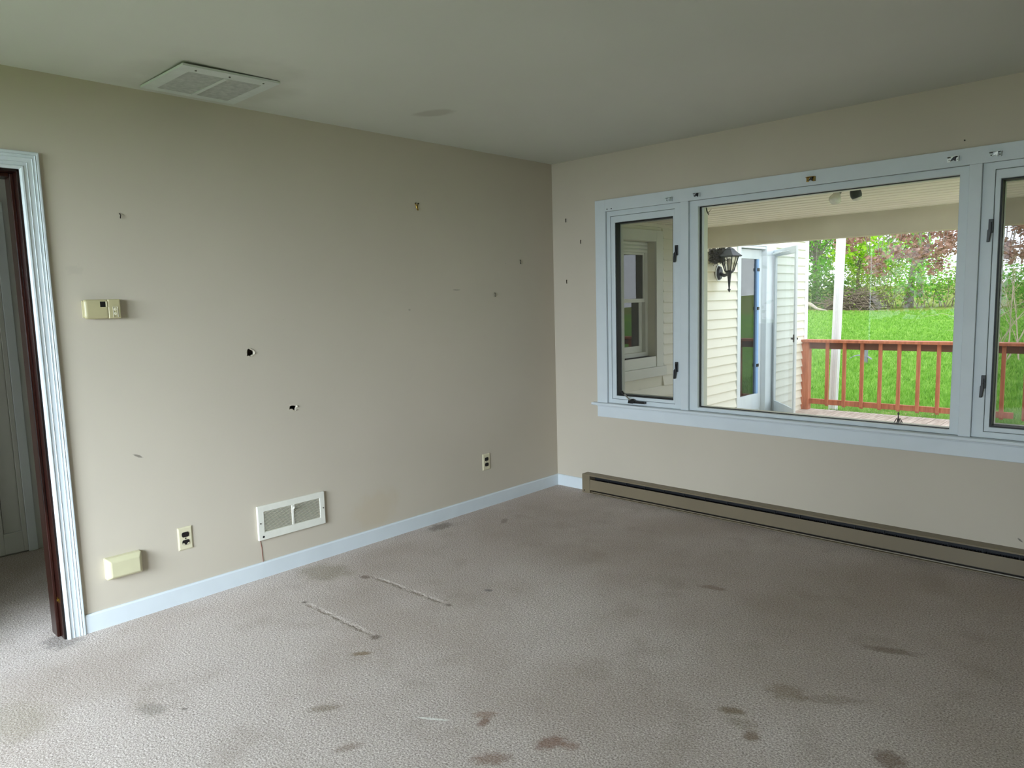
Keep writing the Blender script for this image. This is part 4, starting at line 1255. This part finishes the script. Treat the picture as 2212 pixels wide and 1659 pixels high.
tree('shade_tree', 'darker green tree behind the others at the far left', 'tree', -13.0, 40.0, 7, 0.2, cl(-15, -10.5, 2.2, 6.0, 39, 42, 18), 2300, 0.5, 0.24, 'leaf_dark', seed=6, grp=G1)
tree('back_tree', 'hazy green tree far behind the middle of the lawn edge', 'tree', -8.5, 44.0, 7, 0.2, cl(-12.5, -7.0, 2.0, 4.6, 43, 46, 16), 1500, 0.5, 0.24, 'leaf_green', seed=8, grp=G1)
shrub('dark_shrub', 'dark green shrub at the foot of the maple by the wing corner', 'shrub', -11.0, 32.3, 2.6, 1.2, 1.5, 1700, 0.15, 'leaf_dark', 11, G2)
shrub('dark_shrub', 'dark green shrub partly hidden behind the white post', 'shrub', -9.9, 32.8, 1.8, 1.2, 1.35, 1200, 0.15, 'leaf_dark', 12, G2)
shrub('olive_thicket', 'olive thicket rising behind the brush pile', 'shrub', -8.2, 33.6, 2.6, 1.2, 2.1, 2000, 0.12, 'leaf_olive', 13, G2, 14)
shrub('olive_thicket', 'olive twiggy thicket in the middle, right of the brush pile', 'shrub', -6.6, 32.8, 2.0, 1.2, 1.7, 1200, 0.11, 'leaf_olive', 14, G2, 22)
shrub('green_shrub', 'light green shrub right of the thin grey trunk', 'shrub', -5.2, 32.5, 2.0, 1.2, 1.5, 1300, 0.13, 'leaf_green', 15, G2, 14)
shrub('green_shrub', 'light green shrub at the right edge of the picture window view', 'shrub', -3.7, 33.0, 2.0, 1.2, 1.6, 1200, 0.13, 'leaf_olive', 16, G2, 12)
shrub('green_shrub', 'bright green shrub seen through the right casement', 'shrub', -1.7, 31.5, 2.2, 1.2, 1.5, 1500, 0.14, 'leaf_green', 17, G2)

# copper-leaved tree nearer the house: boughs above the beam line, clusters hanging down from them
def copper():
    rn = random.Random(9)
    x, y = 3.4, 15.5
    z0 = gz(x, y) - 0.05
    t = thing('copper_tree', 'copper-leaved tree with hanging branches at the upper right of the view', 'tree', (x, y, z0))
    b, f_ = B(), B()
    b.tube([(x, y, z0), (x - .05, y, z0 + 2), (x - .2, y - .1, z0 + 4), (x - .3, y - .1, z0 + 6)], [.18, .15, .12, .08], 8)
    spots = []
    for (x0, x1, z0_, z1_, n) in ((-2.75, -2.05, 2.35, 2.9, 9), (-2.05, -1.65, 1.85, 2.2, 5), (-1.45, -1.15, 2.15, 2.9, 8), (-1.1, -0.75, 1.8, 2.9, 10), (-0.75, -0.2, 2.2, 3.0, 14), (-0.2, 1.7, 2.0, 3.1, 26), (-2.6, 1.5, 3.0, 4.2, 26)):
        spots += [(rn.uniform(x0, x1), rn.uniform(13.3, 14.8), rn.uniform(z0_, z1_)) for q in range(n)]
    for i_, c_ in enumerate(spots):
        c_ = Vector(c_)
        top = Vector((c_.x + rn.uniform(-.1, .25), c_.y + rn.uniform(-.1, .3), max(3.4, c_.z + .6)))
        b.tube([top, top.lerp(c_, .5) + Vector((rn.gauss(0, .04), rn.gauss(0, .04), 0)), c_], [.012, .009, .004], 4)
        if i_ % 9 == 0:
            st_ = Vector((x - .2, y - .1, z0 + rn.uniform(3.8, 5.2)))
            b.tube([st_, st_.lerp(top, .5) + Vector((0, 0, .5)), top], [.06, .04, .015], 6)
    b.build('trunk', 'bark', t)
    for c_ in spots:
        leaves(f_, [Vector(c_), Vector(c_) + Vector((0, 0, .14))], 46, 0.075, 0.105, rn)
    f_.build('foliage', 'leaf_brown', t)
copper()
# bare pale shrub in the right casement
rn = random.Random(31)
t = thing('bare_shrub', 'tangle of bare pale twigs behind the right casement', 'shrub', (0.6, 13.0, gz(0.6, 13)))
b = B()
for q in range(10):
    limb(b, (0.6 + rn.uniform(-.3, .5), 13 + rn.uniform(-.3, .3), gz(.6, 13) - .03), (rn.gauss(0, .22), rn.gauss(0, .2), 1), rn.uniform(1.4, 2.4), 0.016, 2, rn, 4, 0.0, 4, .5)
b.build('twigs', 'palebark', t)
# brush pile and fallen log
b = B()
for q in range(170):
    x = rn.uniform(-9.3, -7.3)
    hmx = 0.95 * (1 - abs((x + 8.3) / 1.15) ** 2) + 0.12
    p = Vector((x, 32 + rn.uniform(-.4, .4), gz(x, 32) + rn.uniform(0.02, max(.06, hmx))))
    d_ = Vector((rn.gauss(0, 1), rn.gauss(0, .4), rn.gauss(0, .28))).normalized() * rn.uniform(.3, .8)
    b.tube([p - d_, p + Vector((0, 0, rn.gauss(0, .05))), p + d_], [0.022, 0.02, 0.010], 5)
tag(b.build('brush_pile', 'brush'), 'heap of grey brush and cut branches at the lawn edge', 'brush pile', kind='stuff')
lz = lambda x, y: gz(x, y)
tag(B().tube([(-10.6, 31.3, lz(-10.6, 31.3) + .45), (-9.75, 30.6, lz(-9.75, 30.6) + .30), (-9.3, 30.2, lz(-9.3, 30.2) + .12), (-8.8, 30.0, lz(-8.8, 30) + .06)], [0.10, 0.085, 0.06, 0.03], 8).build('fallen_branch', 'log'), 'pale fallen branch lying on the lawn by the wing corner', 'branch')

# tree behind the house, mirrored faintly in the picture window
tree('rear_tree', 'hazy tree mirrored faintly in the right half of the picture window', 'tree', -0.4, -16.0, 5.0, 0.15,
     [(rt.uniform(-3.5, 1.6), rt.uniform(-17, -15), rt.uniform(0.6, 4.6)) for q in range(22)], 1500, 0.28, 0.26, 'leaf_dark', seed=51)
